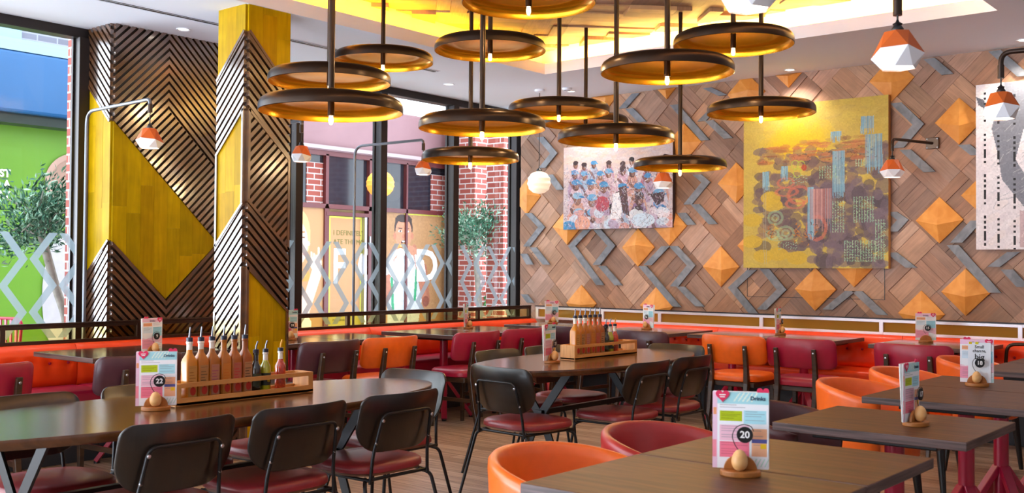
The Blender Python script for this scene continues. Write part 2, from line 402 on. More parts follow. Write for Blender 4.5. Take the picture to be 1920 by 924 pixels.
# ceiling slab with the rectangular coffer opening
CX0, CX1, CY0, CY1 = -5.97, -2.0, -.4, 7.72
cb = MB()
cb.box(((-7.75+CX0)/2, 4.2, H+.05), (CX0+7.75, 10.4, .1)); cb.box(((2.5+CX1)/2, 4.2, H+.05), (2.5-CX1, 10.4, .1))
cb.box(((CX0+CX1)/2, (CY1+9.4)/2, H+.05), (CX1-CX0, 9.4-CY1, .1)); cb.box(((CX0+CX1)/2, (CY0-1)/2, H+.05), (CX1-CX0, CY0+1, .1))
ceil = struct(cb.build('ceiling', M_WHITE))
# cove behind the lip of the opening
rec = MB(); o_ = .15; zt = 3.43
rec.box((CX0-o_-.01, (CY0+CY1)/2, (H+.1+zt)/2), (.02, CY1-CY0+2*o_, zt-H-.1)); rec.box((CX1+o_+.01, (CY0+CY1)/2, (H+.1+zt)/2), (.02, CY1-CY0+2*o_, zt-H-.1))
rec.box(((CX0+CX1)/2, CY1+o_+.01, (H+.1+zt)/2), (CX1-CX0+2*o_, .02, zt-H-.1)); rec.box(((CX0+CX1)/2, CY0-o_-.01, (H+.1+zt)/2), (CX1-CX0+2*o_, .02, zt-H-.1))
struct(rec.build('trim_1', mat('cove_paint', '#fff3d8', .85)))
zl = H+.115
area('cove_strip_light', (CX0-.07, (CY0+CY1)/2, zl), (PI, 0, 0), .04, CY1-CY0, 58, (1.0, .56, .02))
area('cove_strip_light', ((CX0+CX1)/2, CY1+.07, zl), (PI, 0, PI/2), .04, CX1-CX0, 40, (1.0, .68, .16))
area('cove_strip_light', (CX1+.07, (CY0+CY1)/2, zl), (PI, 0, 0), .04, CY1-CY0, 80, (1.0, .78, .38))

def planks(mb, u0, v0, a, rect, fn, palette, tbase, tvar, seed, orient=None):
    """square cells standing on their corners, each filled with two or three boards"""
    rg = random.Random(seed); s = a*math.sqrt(2); q2 = math.sqrt(2)
    ru0, rv0, ru1, rv1 = rect; n = int((abs(ru1-ru0)+abs(rv1-rv0))/s)+6
    R = [(ru0, rv0), (ru1, rv0), (ru1, rv1), (ru0, rv1)]
    for i in range(-n, n+1):
        for j in range(-n, n+1):
            cu, cv = u0+(i-j)*s/q2, v0+(i+j)*s/q2
            if not (ru0-a < cu < ru1+a and rv0-a < cv < rv1+a): continue
            k = rg.choice((2, 3, 3, 2)); along = rg.random() < .5; tone = rg.choice(palette)
            cuts = sorted([0, 1]+[(m+rg.uniform(-.12, .12))/k for m in range(1, k)])
            for m in range(k):
                e0, e1 = (cuts[m]-.5)*s+.0008, (cuts[m+1]-.5)*s-.0008
                loc = [(-.5*s+.0008, e0), (.5*s-.0008, e0), (.5*s-.0008, e1), (-.5*s+.0008, e1)]
                if not along: loc = [(y, x) for x, y in loc]
                P = [(cu+(p-q)/q2, cv+(p+q)/q2) for p, q in loc]
                P = clip_convex(P, R)
                if len(P) < 3: continue
                c = lin(tone); f = rg.uniform(.78, 1.2); w = rg.uniform(-.06, .06)
                col = (c[0]*f*(1+w), c[1]*f, c[2]*f*(1-w))
                ou, ov = rg.uniform(0, 50), rg.uniform(0, 50); uvs = []
                for (u, v) in P:
                    p, q = ((u-cu)+(v-cv))/q2, (-(u-cu)+(v-cv))/q2
                    uvs.append((p+ou, q+ov) if along else (q+ou, p+ov))
                mb.prism(P, fn, 0, tbase+rg.choice((0, 0, .4, 1))*tvar, 0, col, uvs)
WOODPAL = ['#b48a6c', '#a87c60', '#bd967c', '#9a7258', '#b08c78', '#a6806a', '#8f6e5c']
# wooden raft that closes the coffer
rb = MB(); planks(rb, -4.0, 4.0, .27, (CX0-o_, CY0-o_, CX1+o_, CY1+o_), lambda u, v, t: (u, v, zt-t), WOODPAL+['#c79a70'], .012, .032, 5)
raft = struct(rb.build('trim_2', M_PLANKS))
struct(MB().box(((CX0+CX1)/2, (CY0+CY1)/2, zt+.03), (CX1-CX0+.34, CY1-CY0+.34, .05)).build('trim_3', M_BATTENBACK))

# feature wall of reclaimed boards
fw = MB(); fw.box((-2.425, YF+.09, 1.6), (9.85, .12, 3.2), 1, col=lin('#2a1c14'))
planks(fw, -4.85, 1.35, .201, (-7.35, .62, 2.4, H), lambda u, v, t: (u, YF+.02-t, v), WOODPAL, .010, .010, 3)
wallf = struct(fw.build('wall_back', [M_PLANKS, M_BATTENBACK]))
CHEV = [[(-7.22,1.93),(-7.03,1.77),(-7.24,1.56)],[(-7.15,1.55),(-6.96,1.36)],[(-6.42,1.73),(-6.62,1.56),(-6.25,1.15)],[(-6.29,1.73),(-6.11,1.56),(-6.30,1.36)],[(-6.23,1.35),(-6.02,1.15)],[(-5.46,1.55),(-5.67,1.36)],[(-5.73,1.35),(-5.33,0.95)],[(-5.37,1.55),(-5.17,1.36),(-5.36,1.15)],[(-5.28,1.88),(-5.17,1.76)],[(-5.13,1.96),(-4.93,1.76)],[(-5.11,2.25),(-5.01,2.17),(-5.21,1.96)],[(-5.37,2.96),(-5.02,2.58)],[(-4.98,2.77),(-4.77,2.58)],[(-4.95,2.86),(-5.06,2.77)],[(-5.29,1.15),(-5.07,0.96)],[(-4.52,1.32),(-4.72,1.15),(-4.50,0.91)],[(-4.39,1.33),(-4.22,1.14),(-4.42,0.95)],[(-3.57,1.14),(-3.78,0.97)],[(-3.51,1.14),(-3.29,0.94)],[(-3.21,1.48),(-3.04,1.35)],[(-3.21,1.83),(-3.11,1.76),(-3.20,1.66)],[(-2.51,1.74),(-2.67,1.56)],[(-2.70,1.54),(-2.37,1.15)],[(-2.23,1.48),(-2.38,1.36)],[(-2.28,1.34),(-2.16,1.20)],[(-3.17,2.77),(-2.98,2.57),(-3.15,2.38)],[(-3.09,2.36),(-2.89,2.16)],[(-2.89,3.12),(-2.74,2.97)],[(-2.61,2.37),(-2.51,2.28)],[(-2.37,3.12),(-2.15,2.89)],[(-5.82,3.12),(-5.98,2.98)],[(-5.90,2.97),(-5.74,2.82)],[(-7.06,2.76),(-6.87,2.57),(-7.03,2.42)],[(-6.93,2.34),(-6.78,2.17)],[(-5.00,3.09),(-4.83,3.00)],[(-7.28,1.48),(-7.19,1.36)],[(-7.27,1.03),(-7.18,0.94)],
        [(-1.9,1.5),(-1.6,1.2)],[(-1.7,2.4),(-1.95,2.15),(-1.7,1.9)],[(-1.3,2.9),(-1.0,2.6)]]
M_GREY = wood_mat('grey_washed_strip', '#66696f', '#8b8d92', .5, 0, (6, 6, 6))
for pl in CHEV:
    m = MB(); hw = .034
    P2 = []
    for i in range(len(pl)-1):
        (x0, z0), (x1, z1) = pl[i], pl[i+1]; sg = -1 if (x1-x0)*(z1-z0) > 0 else 1
        # strip at 45 degrees with flat horizontal ends
        w = hw*math.sqrt(2)
        m.prism([(x0-w, z0), (x0+w, z0), (x1+w, z1), (x1-w, z1)], lambda u, v, t: (u, YF-t, v), .0, .022)
    m.build('grey_chevron_strip', M_GREY, wallf)
PYR = [(-2.81,1.75),(-2.6,1.15),(-3.9,1.15),(-3.54,1.37),(-4.85,1.35),(-2.96,0.96),(-5.57,0.95),(-5.79,1.54),(-5.42,1.75),(-4.69,2.15),(-2.44,1.95),(-4.48,1.55),(-6.69,1.77),(-5.26,2.57),(-3.21,2.98),(-2.65,2.57),(-7.25,2.11),(-5.46,3.22),(-6.21,3.16),(-4.59,3.0),(-4.16,3.2),(-6.5,.95),(-2.05,1.62),(-1.75,2.75),(-1.35,1.3)]
M_PYR = wood_mat('golden_pyramid', '#d98a34', '#eaa04a', .5, 0, (6, 6, 6), bump=.05)
rgp = random.Random(4)
for (x, z) in PYR:
    m = MB(); a = .195; ap = (x+rgp.uniform(-.02, .05), z+rgp.uniform(-.05, .03))
    base = [(x, z-a), (x+a, z), (x, z+a), (x-a, z)]
    base = clip(base, 0, 1, H-.002); base = clip(base, -1, 0, 7.345); n = len(base)
    if n < 3: continue
    az = min(ap[1], H-.03); ax = max(ap[0], -7.32)
    vs = [(u, YF+.005, v) for u, v in base]+[(u, YF-.012, v) for u, v in base]+[(ax, YF-.06, az)]
    fs = [(i, (i+1) % n, n+(i+1) % n, n+i) for i in range(n)]+[(n+i, n+(i+1) % n, 2*n) for i in range(n)]
    m.add(vs, fs).build('pyramid_panel', M_PYR, wallf)
# a thin scribed access hatch below the big canvas
hb = MB()
for x0, x1 in ((-4.57, -3.93), (-3.93, -3.27)):
    for a, b in (((x0, 1.07), (x1, 1.07)), ((x0, 1.07), (x0, 1.34)), ((x1, 1.07), (x1, 1.34))):
        hb.bar((a[0], YF-.011, a[1]), (b[0], YF-.011, b[1]), .004, .004)
hb.build('hatch_joint', M_BLACK, wallf)
struct(MB().box((2.45, 3.9, 1.6), (.1, 11.4, 3.2)).build('added_wall_right', mat('right_wall_paint', '#b4b0b0', .7)))  # unseen wall, added to cut the open light from the right
struct(MB().box((.1, -1.75, 1.6), (4.7, .1, 3.2)).build('added_wall_front', mat('right_wall_paint')))  # unseen partial wall, added to keep sky light off the near tables
struct(MB().box((-7.5, 9.42, 1.57), (.5, .05, 3.14)).build('wall_corner', M_FRAME))

# ---- window wall
struct(MB().box((-7.68, 4.2, H-.0375), (.12, 10.5, .075)).build('trim_4', M_FRAME, bevel=.004))
struct(MB().box((-7.66, 4.2, .05), (.16, 10.5, .1)).build('trim_5', M_FRAME))
MUL = [-.17, .89, 1.95, 3.01, 4.07, 6.15, 7.21, 8.27, 9.33]
def film(mb, y0, y1):
    P, z0 = .445, 1.365; wd, dl = .066, .006; zb, ztop = .66, 1.56
    lev = [z0+.195-.195*k for k in range(0, 5)]
    for k in range(-22, 12):
        Yk = 6.336+P*k
        for side in (0, 1):
            pts = []
            for n, z in enumerate(lev):
                inner = (n % 2 == 1)      # at the crossing of this column
                if side == 0: yc = (Yk-dl-wd/2) if inner else (Yk-P/2+dl+wd/2)
                else: yc = (Yk+dl+wd/2) if inner else (Yk+P/2-dl-wd/2)
                pts.append((yc, z))
            for n in range(len(pts)-1):
                (a, za), (b, zb2) = pts[n], pts[n+1]
                q = [(a-wd/2, za), (a+wd/2, za), (b+wd/2, zb2), (b-wd/2, zb2)]
                q = clip(clip(q, -1, 0, -y0), 1, 0, y1)
                if len(q) >= 3: mb.add([(XW+.004, u, v) for u, v in q], [tuple(range(len(q)))])
wi = 0
for i in range(len(MUL)-1):
    y0, y1 = MUL[i]+.05, MUL[i+1]-.05
    if MUL[i] == 4.07: continue
    wi += 1
    pane = struct(MB().add([(XW, y0, .1), (XW, y1, .1), (XW, y1, H-.07), (XW, y0, H-.07)], [(0, 1, 2, 3)]).build('window_%d' % wi, M_GLASS, face=(1, 0, 0)))
    fb = MB(); film(fb, y0, y1); fb.build('frosted_chevron_film', M_FILM, pane, face=(1, 0, 0))
wi += 1
pane = struct(MB().add([(XW, 5.1, .1), (XW, 6.10, .1), (XW, 6.10, H-.07), (XW, 5.1, H-.07)], [(0, 1, 2, 3)]).build('window_%d' % wi, M_GLASS, face=(1, 0, 0)))
fb = MB(); film(fb, 5.1, 6.1); fb.build('frosted_chevron_film', M_FILM, pane, face=(1, 0, 0))
for k, y in enumerate(MUL):
    struct(MB().box((-7.655, y, H/2), (.13, .055, H-.15)).box((-7.60, y, H/2), (.03, .085, H-.15)).box((-7.70, y, H/2), (.03, .085, H-.15)).build('window_frame_%d' % (k+1), M_FRAME, bevel=.003))

# ---- timber-clad pier and column
def face_boards(mb, poly, fn, w, t, seed):
    rg = random.Random(seed); u0 = min(p[0] for p in poly); u1 = max(p[0] for p in poly); v0 = min(p[1] for p in poly); v1 = max(p[1] for p in poly)
    n = max(1, round((u1-u0)/w)); w = (u1-u0)/n
    for i in range(n):
        v = v0-rg.uniform(0, .8)
        while v < v1:
            L = rg.uniform(.5, 1.1)
            P = clip_convex([(u0+i*w+.0006, v+.0006), (u0+(i+1)*w-.0006, v+.0006), (u0+(i+1)*w-.0006, v+L), (u0+i*w+.0006, v+L)], poly)
            if len(P) >= 3:
                c = lin('#b08c00'); f = rg.uniform(.8, 1.22); g = rg.uniform(-.08, .05); ou = rg.uniform(0, 40)
                mb.prism(P, fn, 0, t+rg.uniform(0, .0015), 0, (c[0]*f, c[1]*f*(1+g), c[2]*f), [(b+ou, a) for a, b in P])
            v += L
def battens(mb, poly, fn, sgn, t, pitch=.046, w=.0275, ph=0.):
    """strips at 45 degrees: sgn=+1 rising to the right"""
    q = math.sqrt(2)
    K = [(v-sgn*u)/q for u, v in poly]; n0, n1 = int(min(K)/pitch)-1, int(max(K)/pitch)+1
    for n in range(n0, n1+1):
        k0 = n*pitch+ph; k1 = k0+w; B = 8
        # v - sgn*u between k0*q and k1*q
        P = [(-B, k0*q-sgn*B), (B, k0*q+sgn*B), (B, k1*q+sgn*B), (-B, k1*q-sgn*B)]
        P = clip_convex(P, poly)
        if len(P) >= 3: mb.prism(P, fn, 0, t)
def clad(name, core_c, core_d, faces, label=None):
    root = struct(MB().box(core_c, core_d).build(name, M_BATTENBACK))
    for fi, (fn, yel, bat, trims) in enumerate(faces):
        m = MB()
        for i, p in enumerate(yel): face_boards(m, p, fn, .115, .016, fi*10+i+3)
        m.build('yellow_boards', M_YELLOW, root)
        m = MB()
        for p, sg in bat: battens(m, p, fn, sg, .026)
        for (a, b) in trims:
            dx, dy = b[0]-a[0], b[1]-a[1]; L = math.hypot(dx, dy); nx, ny = -dy/L*.009, dx/L*.009
            m.prism([(a[0]-nx, a[1]-ny), (b[0]-nx, b[1]-ny), (b[0]+nx, b[1]+ny), (a[0]+nx, a[1]+ny)], fn, 0, .03)
        m.build('chevron_battens', M_BATTEN, root)
    return root
x0, x1, ya, yb = -6.315, -6.0, 4.395, 4.755
fL = lambda u, v, t: (u, ya-t, v); fR = lambda u, v, t: (x1+t, u, v)
clad('column', ((x0+x1)/2, (ya+yb)/2, H/2), (x1-x0, yb-ya, H), [
    (fL, [[(x0, H), (x1, H), (x1, 2.95), (x0, 2.63)], [(x1, 2.41), (x0, 2.10), (x0, 1.46), (x1, 1.76)]],
     [([(x1, 2.95), (x0, 2.63), (x0, 2.10), (x1, 2.41)], 1), ([(x1, 1.76), (x0, 1.46), (x0, 0), (x1, 0)], 1)],
     [((x0, 2.63), (x1, 2.95)), ((x0, 2.10), (x1, 2.41)), ((x1-.008, 2.41), (x1-.008, 1.76)), ((x0+.008, 2.1), (x0+.008, 1.46)), ((x0, 1.46), (x1, 1.76)), ((x1-.008, 1.32), (x1-.008, 0)), ((x0+.008, 1.0), (x0+.008, 0))]),
    (fR, [[(ya, H), (yb, H), (yb, 2.57), (ya, 2.95)], [(ya, 1.32), (yb, 1.0), (yb, 0), (ya, 0)]],
     [([(ya, 2.95), (yb, 2.57), (yb, 2.08), (ya, 2.41)], -1), ([(ya, 2.41), (yb, 2.08), (yb, 1.44), (ya, 1.78)], 1), ([(ya, 1.78), (yb, 1.44), (yb, 1.0), (ya, 1.32)], -1)],
     [((ya, 2.95), (yb, 2.57)), ((ya, 2.41), (yb, 2.08)), ((ya+.008, 2.41), (ya+.008, 1.78)), ((yb-.008, 2.08), (yb-.008, 1.44)), ((ya, 1.78), (yb, 1.44)), ((ya, 1.32), (yb, 1.0)), ((ya+.008, 1.32), (ya+.008, 0)), ((yb-.008, 1.0), (yb-.008, 0))])])
x0, x1, ya, yb, ym = -7.6, -7.28, 4.13, 5.05, 4.585
pL = lambda u, v, t: (u, 4.13-t, v); pR = lambda u, v, t: (-7.28+t, u, v)
clad('pier', ((x0+x1)/2-.06, (ya+yb)/2, H/2), (x1-x0+.12, yb-ya, H), [
    (pL, [[(x0, 2.70), (x1, 2.40), (x1, 1.51), (x0, 1.24)]], [([(x0, H), (x1, H), (x1, 2.40), (x0, 2.70)], -1), ([(x1, 1.51), (x0, 1.24), (x0, 0), (x1, 0)], 1)],
     [((x0, 2.70), (x1, 2.40)), ((x0, 1.24), (x1, 1.51))]),
    (pR, [[(ya, 2.40), (yb, 1.51), (ym, 1.064), (ya, 1.50)]],
     [([(ya, H), (ym, H), (ym, 1.965), (ya, 2.40)], 1), ([(ym, 2.54), (yb, 2.08), (yb, 1.51), (ym, 1.965)], 1), ([(ym, H), (yb, H), (yb, 2.08), (ym, 2.54)], -1),
      ([(ya, 1.50), (ym, 1.064), (ym, 0), (ya, 0)], -1), ([(ym, 1.064), (yb, 1.51), (yb, 0), (ym, 0)], 1)], [])])

# ---- ceiling fittings
lv = MB()
for dx in (-.02, .02): lv.box((-6.675+dx, 4.6, H-.0015), (.018, 4.8, .003))
for dx in (-.04, .04): lv.box((-6.675+dx, 4.6, H-.0025), (.006, 4.8, .005), 1)
tag(lv.build('air_slot', [M_BLACK, M_WHITE]), 'long twin-line black air slot in the white ceiling beside the windows', 'air vent')
DL = [(-7.03, 4.56, 'recessed downlight in the ceiling just in front of the timber pier'), (-7.05, 7.57, 'recessed downlight in the ceiling near the window head beam'),
      (-6.33, 8.62, 'recessed downlight in the ceiling near the far corner of the plank wall'), (-4.07, 8.89, 'recessed downlight above the top left of the big yellow canvas'),
      (-2.10, 8.83, 'recessed downlight above the black and white canvas at the right edge')]
d0 = None
for x, y, lb in DL:
    if d0 is None:
        d0 = thing('ceiling_downlight', lb, 'downlight', (x, y, H), 0, 'recessed downlights')
        MB().lathe([(.036, -.001), (.05, -.006), (.055, 0)], 24).build('trim_ring', M_WHITE, d0, 40)
        MB().lathe([(.0001, -.002), (.036, -.002)], 24).build('lens', M_LAMPGLOW, d0)
    else: dup(d0, (x, y, H), 0, lb)
    sl = bpy.data.lights.new('downlight_beam', 'SPOT'); sl.energy = 45 if y > 7 else 14; sl.spot_size = 2.2; sl.spot_blend = .8; sl.color = (1, .9, .78); sl.shadow_soft_size = .05
    so = bpy.data.objects.new('downlight_beam', sl); so.location = (x, y, H-.02); COL.objects.link(so)

# ================================================================ the lane outside
M_RENDER = mat('shop_fascia_pink', '#876468', .6, 0, 0, .04, 3)
M_MAROON_F = mat('maroon_frame', '#5e2426', .4)
M_BRICK = brick_mat('red_brick', '#843a32', '#944a3e', '#b8aeac', 1)
M_BRICKG = brick_mat('grey_brick', '#6c6a74', '#7c7a84', '#9a9aa6', 1)
M_DARKGLASS = mat('dark_shop_glass', '#23242e', .08, 0, .6)
M_PAVE = mat('paving', '#b9b7b4', .8, 0, 0, .1, 4)
struct(MB().box((-11.2, 7.0, -.06), (7.0, 22, .1)).build('pavement', M_PAVE))
XF = -10.8
# opposite shop front, right part
sf = struct(MB().box((XF-.2, 10.6, 3.2), (.2, 3.9, .7)).build('shop_fascia', M_RENDER))
MB().box((XF-.25, 10.6, 3.22), (.5, 4.0, .62)).box((XF-.1, 10.6, 2.885), (.3, 4.0, .05)).build('canopy', M_RENDER, sf, bevel=.02)
MB().box((XF+.03, 10.6, 2.90), (.16, 4.0, .05)).build('canopy_lip', mat('pale_lip', '#a08e92', .5), sf)
fr = struct(MB().box((XF, 10.6, 2.125), (.09, 4.0, .06)).box((XF, 10.6, 2.83), (.09, 4.0, .06)).box((XF, 9.19, 1.06), (.09, .075, 2.12)).box((XF, 9.98, 1.06), (.09, .08, 2.12)).box((XF, 10.685, 1.06), (.09, .035, 2.12)).box((XF, 11.62, 1.45), (.09, .04, 2.9))
            .box((XF, 9.19, 2.47), (.09, .05, .7)).box((XF, 9.98, 2.47), (.09, .06, .7)).box((XF, 10.685, 2.47), (.09, .03, .7)).box((XF+.01, 9.58, 2.03), (.08, .8, .05)).build('shop_front_frame', M_MAROON_F))
MB().box((XF-.06, 10.6, 1.06), (.02, 4.0, 2.1)).build('backing_panel', mat('poster_backing', '#c9a878', .7), fr)
MB().box((XF-.03, 10.6, 2.47), (.02, 4.0, .68)).build('upper_glass', M_DARKGLASS, fr)
ub = MB().box((XF-.015, 9.02, 2.42), (.012, .28, .56)).box((XF-.015, 11.38, 2.42), (.012, .30, .56)); ub.build('brick_behind_glass', M_BRICK, fr)
struct(MB().box((XF-.1, 7.9, 1.8), (.3, 1.5, 3.6)).build('lane_wall', M_BRICK))
MB().bar((XF+.05, 9.86, .02), (XF+.05, 9.86, 2.0), .04, .05).build('door_edge', M_STEEL, fr)
MB().bar((XF+.08, 9.93, 1.62), (XF+.08, 9.93, 1.74), .02, .02).build('door_handle', M_STEEL, fr)
def yz(x): return lambda u, v: (x, u, v)
BEIGE = '#b08458'
# girl poster
def fleshy(p, c1, pts): p.poly(pts, c1)
p = Paint(.40, 2.0, .008, BEIGE)
p.rect(0, 0, .4, .3, '#a4983c')
p.ell(.0, 1.62, .17, .33, '#d9b070'); p.ell(-.02, 1.52, .15, .27, '#f0c4a8'); p.ell(.135, 1.52, .03, .035, '#efbfa2'); p.ell(.05, 1.60, .03, .01, '#5a3020'); p.line(-.02, 1.66, .07, 1.67, .02, '#a8744c')
p.ell(.09, 1.38, .05, .02, '#d98a78'); p.ell(.08, 1.10, .09, .08, '#d98a38'); p.ell(.06, 1.12, .05, .04, '#e9a85a')
p.poly([(.0, .45), (.14, .55), (.36, 1.1), (.33, 1.28), (.22, 1.22), (.10, .9), (0, .8)], '#efc0a4'); p.ell(.27, 1.26, .1, .1, '#f2c8b0')
for k in range(4): p.line(.20+k*.04, 1.28, .19+k*.045, 1.40-.02*k, .035, '#efbfa2')
p.line(.32, 1.28, .31, 1.46, .035, '#f2c8b0'); p.poly([(0, .3), (.2, .3), (.2, .5), (.1, .62), (0, .55)], '#f4e4e0')
for a in (.0, .02): p.line(a, 1.4, a+.02, 1.05, .02, '#c98a48')
o = p.build('window_poster', M_PRINT, None, lambda u, v: (XF+.02, 8.76+u, .1+v)); tag(o, 'beige shop window poster of a blond girl biting food, seen beyond the column', 'poster')
# door poster
p = Paint(.66, 1.92, .012, BEIGE)
for a in range(8): p.rect(.0, .0, .02, 1.92, '#cfd04a')
p.rect(.64, 0, .66, 1.92, '#cfd04a'); p.rect(0, 1.9, .66, 1.92, '#cfd04a'); p.rect(0, 0, .66, .62, '#a89a3c')
o = p.build('door_poster', M_PRINT, None, lambda u, v: (XF+.02, 9.25+u*.88, .08+v)); tag(o, 'beige poster on the shop door reading I DEFINITELY ATE THE MOST above a big F', 'poster')
RX = (PI/2, 0, PI/2)
M_OLIVETXT = mat('olive_lettering', '#6d6a2c', .6)
text_mesh('I DEFINITELY', .098, 'lettering', M_OLIVETXT, o, (XF+.023, 9.32, 1.775), RX, align='LEFT')
text_mesh('ATE THE MOST', .098, 'lettering', M_OLIVETXT, o, (XF+.023, 9.32, 1.655), RX, align='LEFT')
text_mesh('F', .66, 'letter', M_WHITEPRINT, o, (XF+.024, 9.30, 1.30), RX, align='LEFT', bold=.012, sx=.8)
text_mesh('Pizza drink on', .05, 'lettering', M_OLIVETXT, o, (XF+.023, 9.32, .60), RX, align='LEFT')
# boy poster on two panes
p = Paint(1.56, 2.0, .008, BEIGE)
p.rect(0, 0, 1.56, .42, '#a4a044'); p.rect(0, 0, .012, 2, '#d8d850'); p.rect(.62, 1.98, 1.56, 2, '#d8d850')
cx = .60
p.poly([(cx-.33, .9), (cx-.30, 1.32), (cx-.18, 1.44), (cx+.2, 1.44), (cx+.34, 1.36), (cx+.42, .9), (cx+.32, .42), (cx-.30, .42)], '#c8ccd0')
p.rect(cx-.30, 0, cx+.34, .42, '#9fcdea'); p.rect(cx-.30, .2, cx+.34, .3, '#86b8dc')
p.line(cx-.24, 1.30, cx-.20, .62, .05, '#2f9a68'); p.line(cx+.28, 1.22, cx+.24, .75, .05, '#2f9a68')
p.ell(cx+.02, 1.16, .17, .18, '#d4e4ec'); p.ell(cx-.02, 1.18, .09, .1, '#e8eef2')
p.poly([(cx-.42, 1.08), (cx-.31, 1.26), (cx-.22, .84), (cx-.34, .66)], '#b5745a'); p.line(cx-.38, .85, cx-.22, 1.38, .11, '#b5745a')
p.poly([(cx+.36, 1.3), (cx+.30, 1.05), (cx+.42, .62), (cx+.56, .72), (cx+.48, 1.25)], '#a96a52'); p.line(cx+.46, .74, cx+.22, 1.50, .10, '#b5745a'); p.ell(cx+.47, .72, .07, .08, '#8c4f3e')
p.poly([(cx-.36, 1.30), (cx-.2, 1.44), (cx-.2, 1.16), (cx-.38, 1.08)], '#e4e8ee'); p.poly([(cx+.22, 1.42), (cx+.42, 1.32), (cx+.48, 1.06), (cx+.30, 1.10)], '#eef0f2')
p.ell(cx, 1.78, .185, .20, '#3b2a24'); p.ell(cx, 1.70, .165, .24, '#c98a68'); p.poly([(cx-.16, 1.80), (cx-.1, 1.88), (cx+.1, 1.89), (cx+.16, 1.80), (cx+.17, 1.93), (cx-.17, 1.93)], '#3b2a24')
p.ell(cx, 1.92, .15, .06, '#3b2a24'); p.ell(cx-.175, 1.66, .03, .05, '#b8765a'); p.ell(cx+.175, 1.67, .03, .05, '#b8765a')
for s_ in (-1, 1):
    p.ell(cx+s_*.07, 1.735, .038, .014, '#f0e4dc'); p.ell(cx+s_*.065, 1.735, .016, .014, '#2a1814'); p.line(cx+s_*.03, 1.775, cx+s_*.11, 1.78, .014, '#3b2a24')
p.ell(cx+.0, 1.665, .035, .03, '#b8745a'); p.ell(cx+.01, 1.575, .06, .035, '#4a1a1a'); p.ell(cx+.01, 1.59, .045, .012, '#f4f0ea')
p.ell(cx+.01, 1.515, .15, .05, '#d99a4a'); p.ell(cx+.03, 1.525, .1, .025, '#eec07a'); p.ell(cx-.05, 1.50, .04, .015, '#a8662a')
for k in range(4): p.ell(cx-.17+.025*k, 1.49-.012*k, .026, .04, '#c4876a', rot=.5); p.ell(cx+.17-.022*k, 1.49+.005*k, .024, .04, '#c4876a', rot=-.5)
p.ell(cx-.2, 1.40, .08, .07, '#c4876a'); p.ell(cx+.2, 1.45, .07, .06, '#c4876a')
p.noise(.05, 3)
p.a *= .85
o = p.build('window_poster', M_PRINT, None, lambda u, v: (XF+.02, 10.04+u, .1+v)); tag(o, 'beige shop window poster of a boy in white shirt biting food with both hands', 'poster')
text_mesh('O', .66, 'letter', M_WHITEPRINT, o, (XF+.024, 10.02, 1.32), RX, bold=.012)
text_mesh('O', .66, 'letter', M_WHITEPRINT, o, (XF+.024, 10.58, 1.32), RX, bold=.012)
text_mesh('D', .66, 'letter', M_WHITEPRINT, o, (XF+.024, 11.12, 1.32), RX, bold=.012)
# brick piers
for nm, c, d in (('lane_pier', (-10.35, 11.72, 1.9), (.5, .62, 3.8)), ('lane_pier', (-9.15, 10.86, 1.9), (.3, .22, 3.8)), ('lane_pier', (-8.35, 4.66, 2.0), (.3, .5, 4.0)), ('lane_pier', (-10.7, 12.9, 1.9), (.3, 1.2, 3.8))):
    struct(MB().box(c, d).build(nm, M_BRICK))
struct(MB().box((-10.55, 12.2, 1.9), (.06, .35, 3.8)).build('lane_glass', mat('blue_shop_glass', '#4d86b4', .1, 0, .5)))
# green hoarding and blue shop sign, left part
hd = struct(MB().box((XF-.06, 4.75, 1.38), (.1, 2.3, 2.76)).build('hoarding', mat('green_hoarding', '#6a9e30', .45, 0, 0, .04, 1.2)))
MB().box((XF+.06, 4.75, 2.80), (.3, 2.3, .10)).build('sign_dark_band', mat('dark_soffit', '#20302a', .4), hd)  # dark band under the blue fascia
MB().box((XF+.12, 4.75, 3.16), (.36, 2.3, .62)).build('blue_fascia', mat('blue_fascia', '#1f5c92', .22, 0, .1, .12, .8), hd, bevel=.03)
MB().box((XF+.10, 4.75, 3.53), (.40, 2.3, .12)).build('pale_coping', mat('pale_coping', '#8fb0c0', .4), hd)
uw = struct(MB().box((XF-.5, 4.75, 4.3), (.2, 2.3, 1.6)).build('upper_wall', M_BRICKG))
MB().box((XF-.38, 4.9, 4.3), (.03, .75, 1.4)).box((XF-.38, 4.0, 4.3), (.03, .6, 1.4)).build('upper_window', mat('sky_blue_glass', '#8db8d8', .1, 0, .5), uw)
MB().box((XF-.35, 4.5, 4.3), (.05, .06, 1.4)).box((XF-.35, 4.1, 4.3), (.05, .06, 1.4)).build('upper_window_frame', M_WHITEPRINT, uw)
for z, t in ((2.25, 'EST'), (2.14, 'D A'), (2.03, 'AY')): text_mesh(t, .105, 'lettering', M_WHITEPRINT, hd, (XF+.0, 5.01, z), RX, align='RIGHT', bold=.004)
def blob(nm, cx, cz, rx, rz_, n, m, x, k=1.):
    b = MB(); b.prism([(cx+rx*math.copysign(abs(math.cos(2*PI*i/n))**k, math.cos(2*PI*i/n)), cz+rz_*math.sin(2*PI*i/n)) for i in range(n)], lambda u, v, t: (x+t, u, v), 0, .004); return b.build(nm, m, hd)
blob('printed_bowl', 5.75, 2.2, .38, .33, 40, mat('print_clay', '#c3a090', .6, 0, 0, .06, 4), XF+.0)
blob('printed_bowl_rim', 5.77, 2.21, .33, .27, 40, mat('print_clay_inner', '#a98878', .6, 0, 0, .08, 4), XF+.004)
blob('printed_body', 5.62, 1.0, .26, .62, 40, mat('print_white', '#c4c2c8', .6, 0, 0, .05, 14), XF+.0, .8)
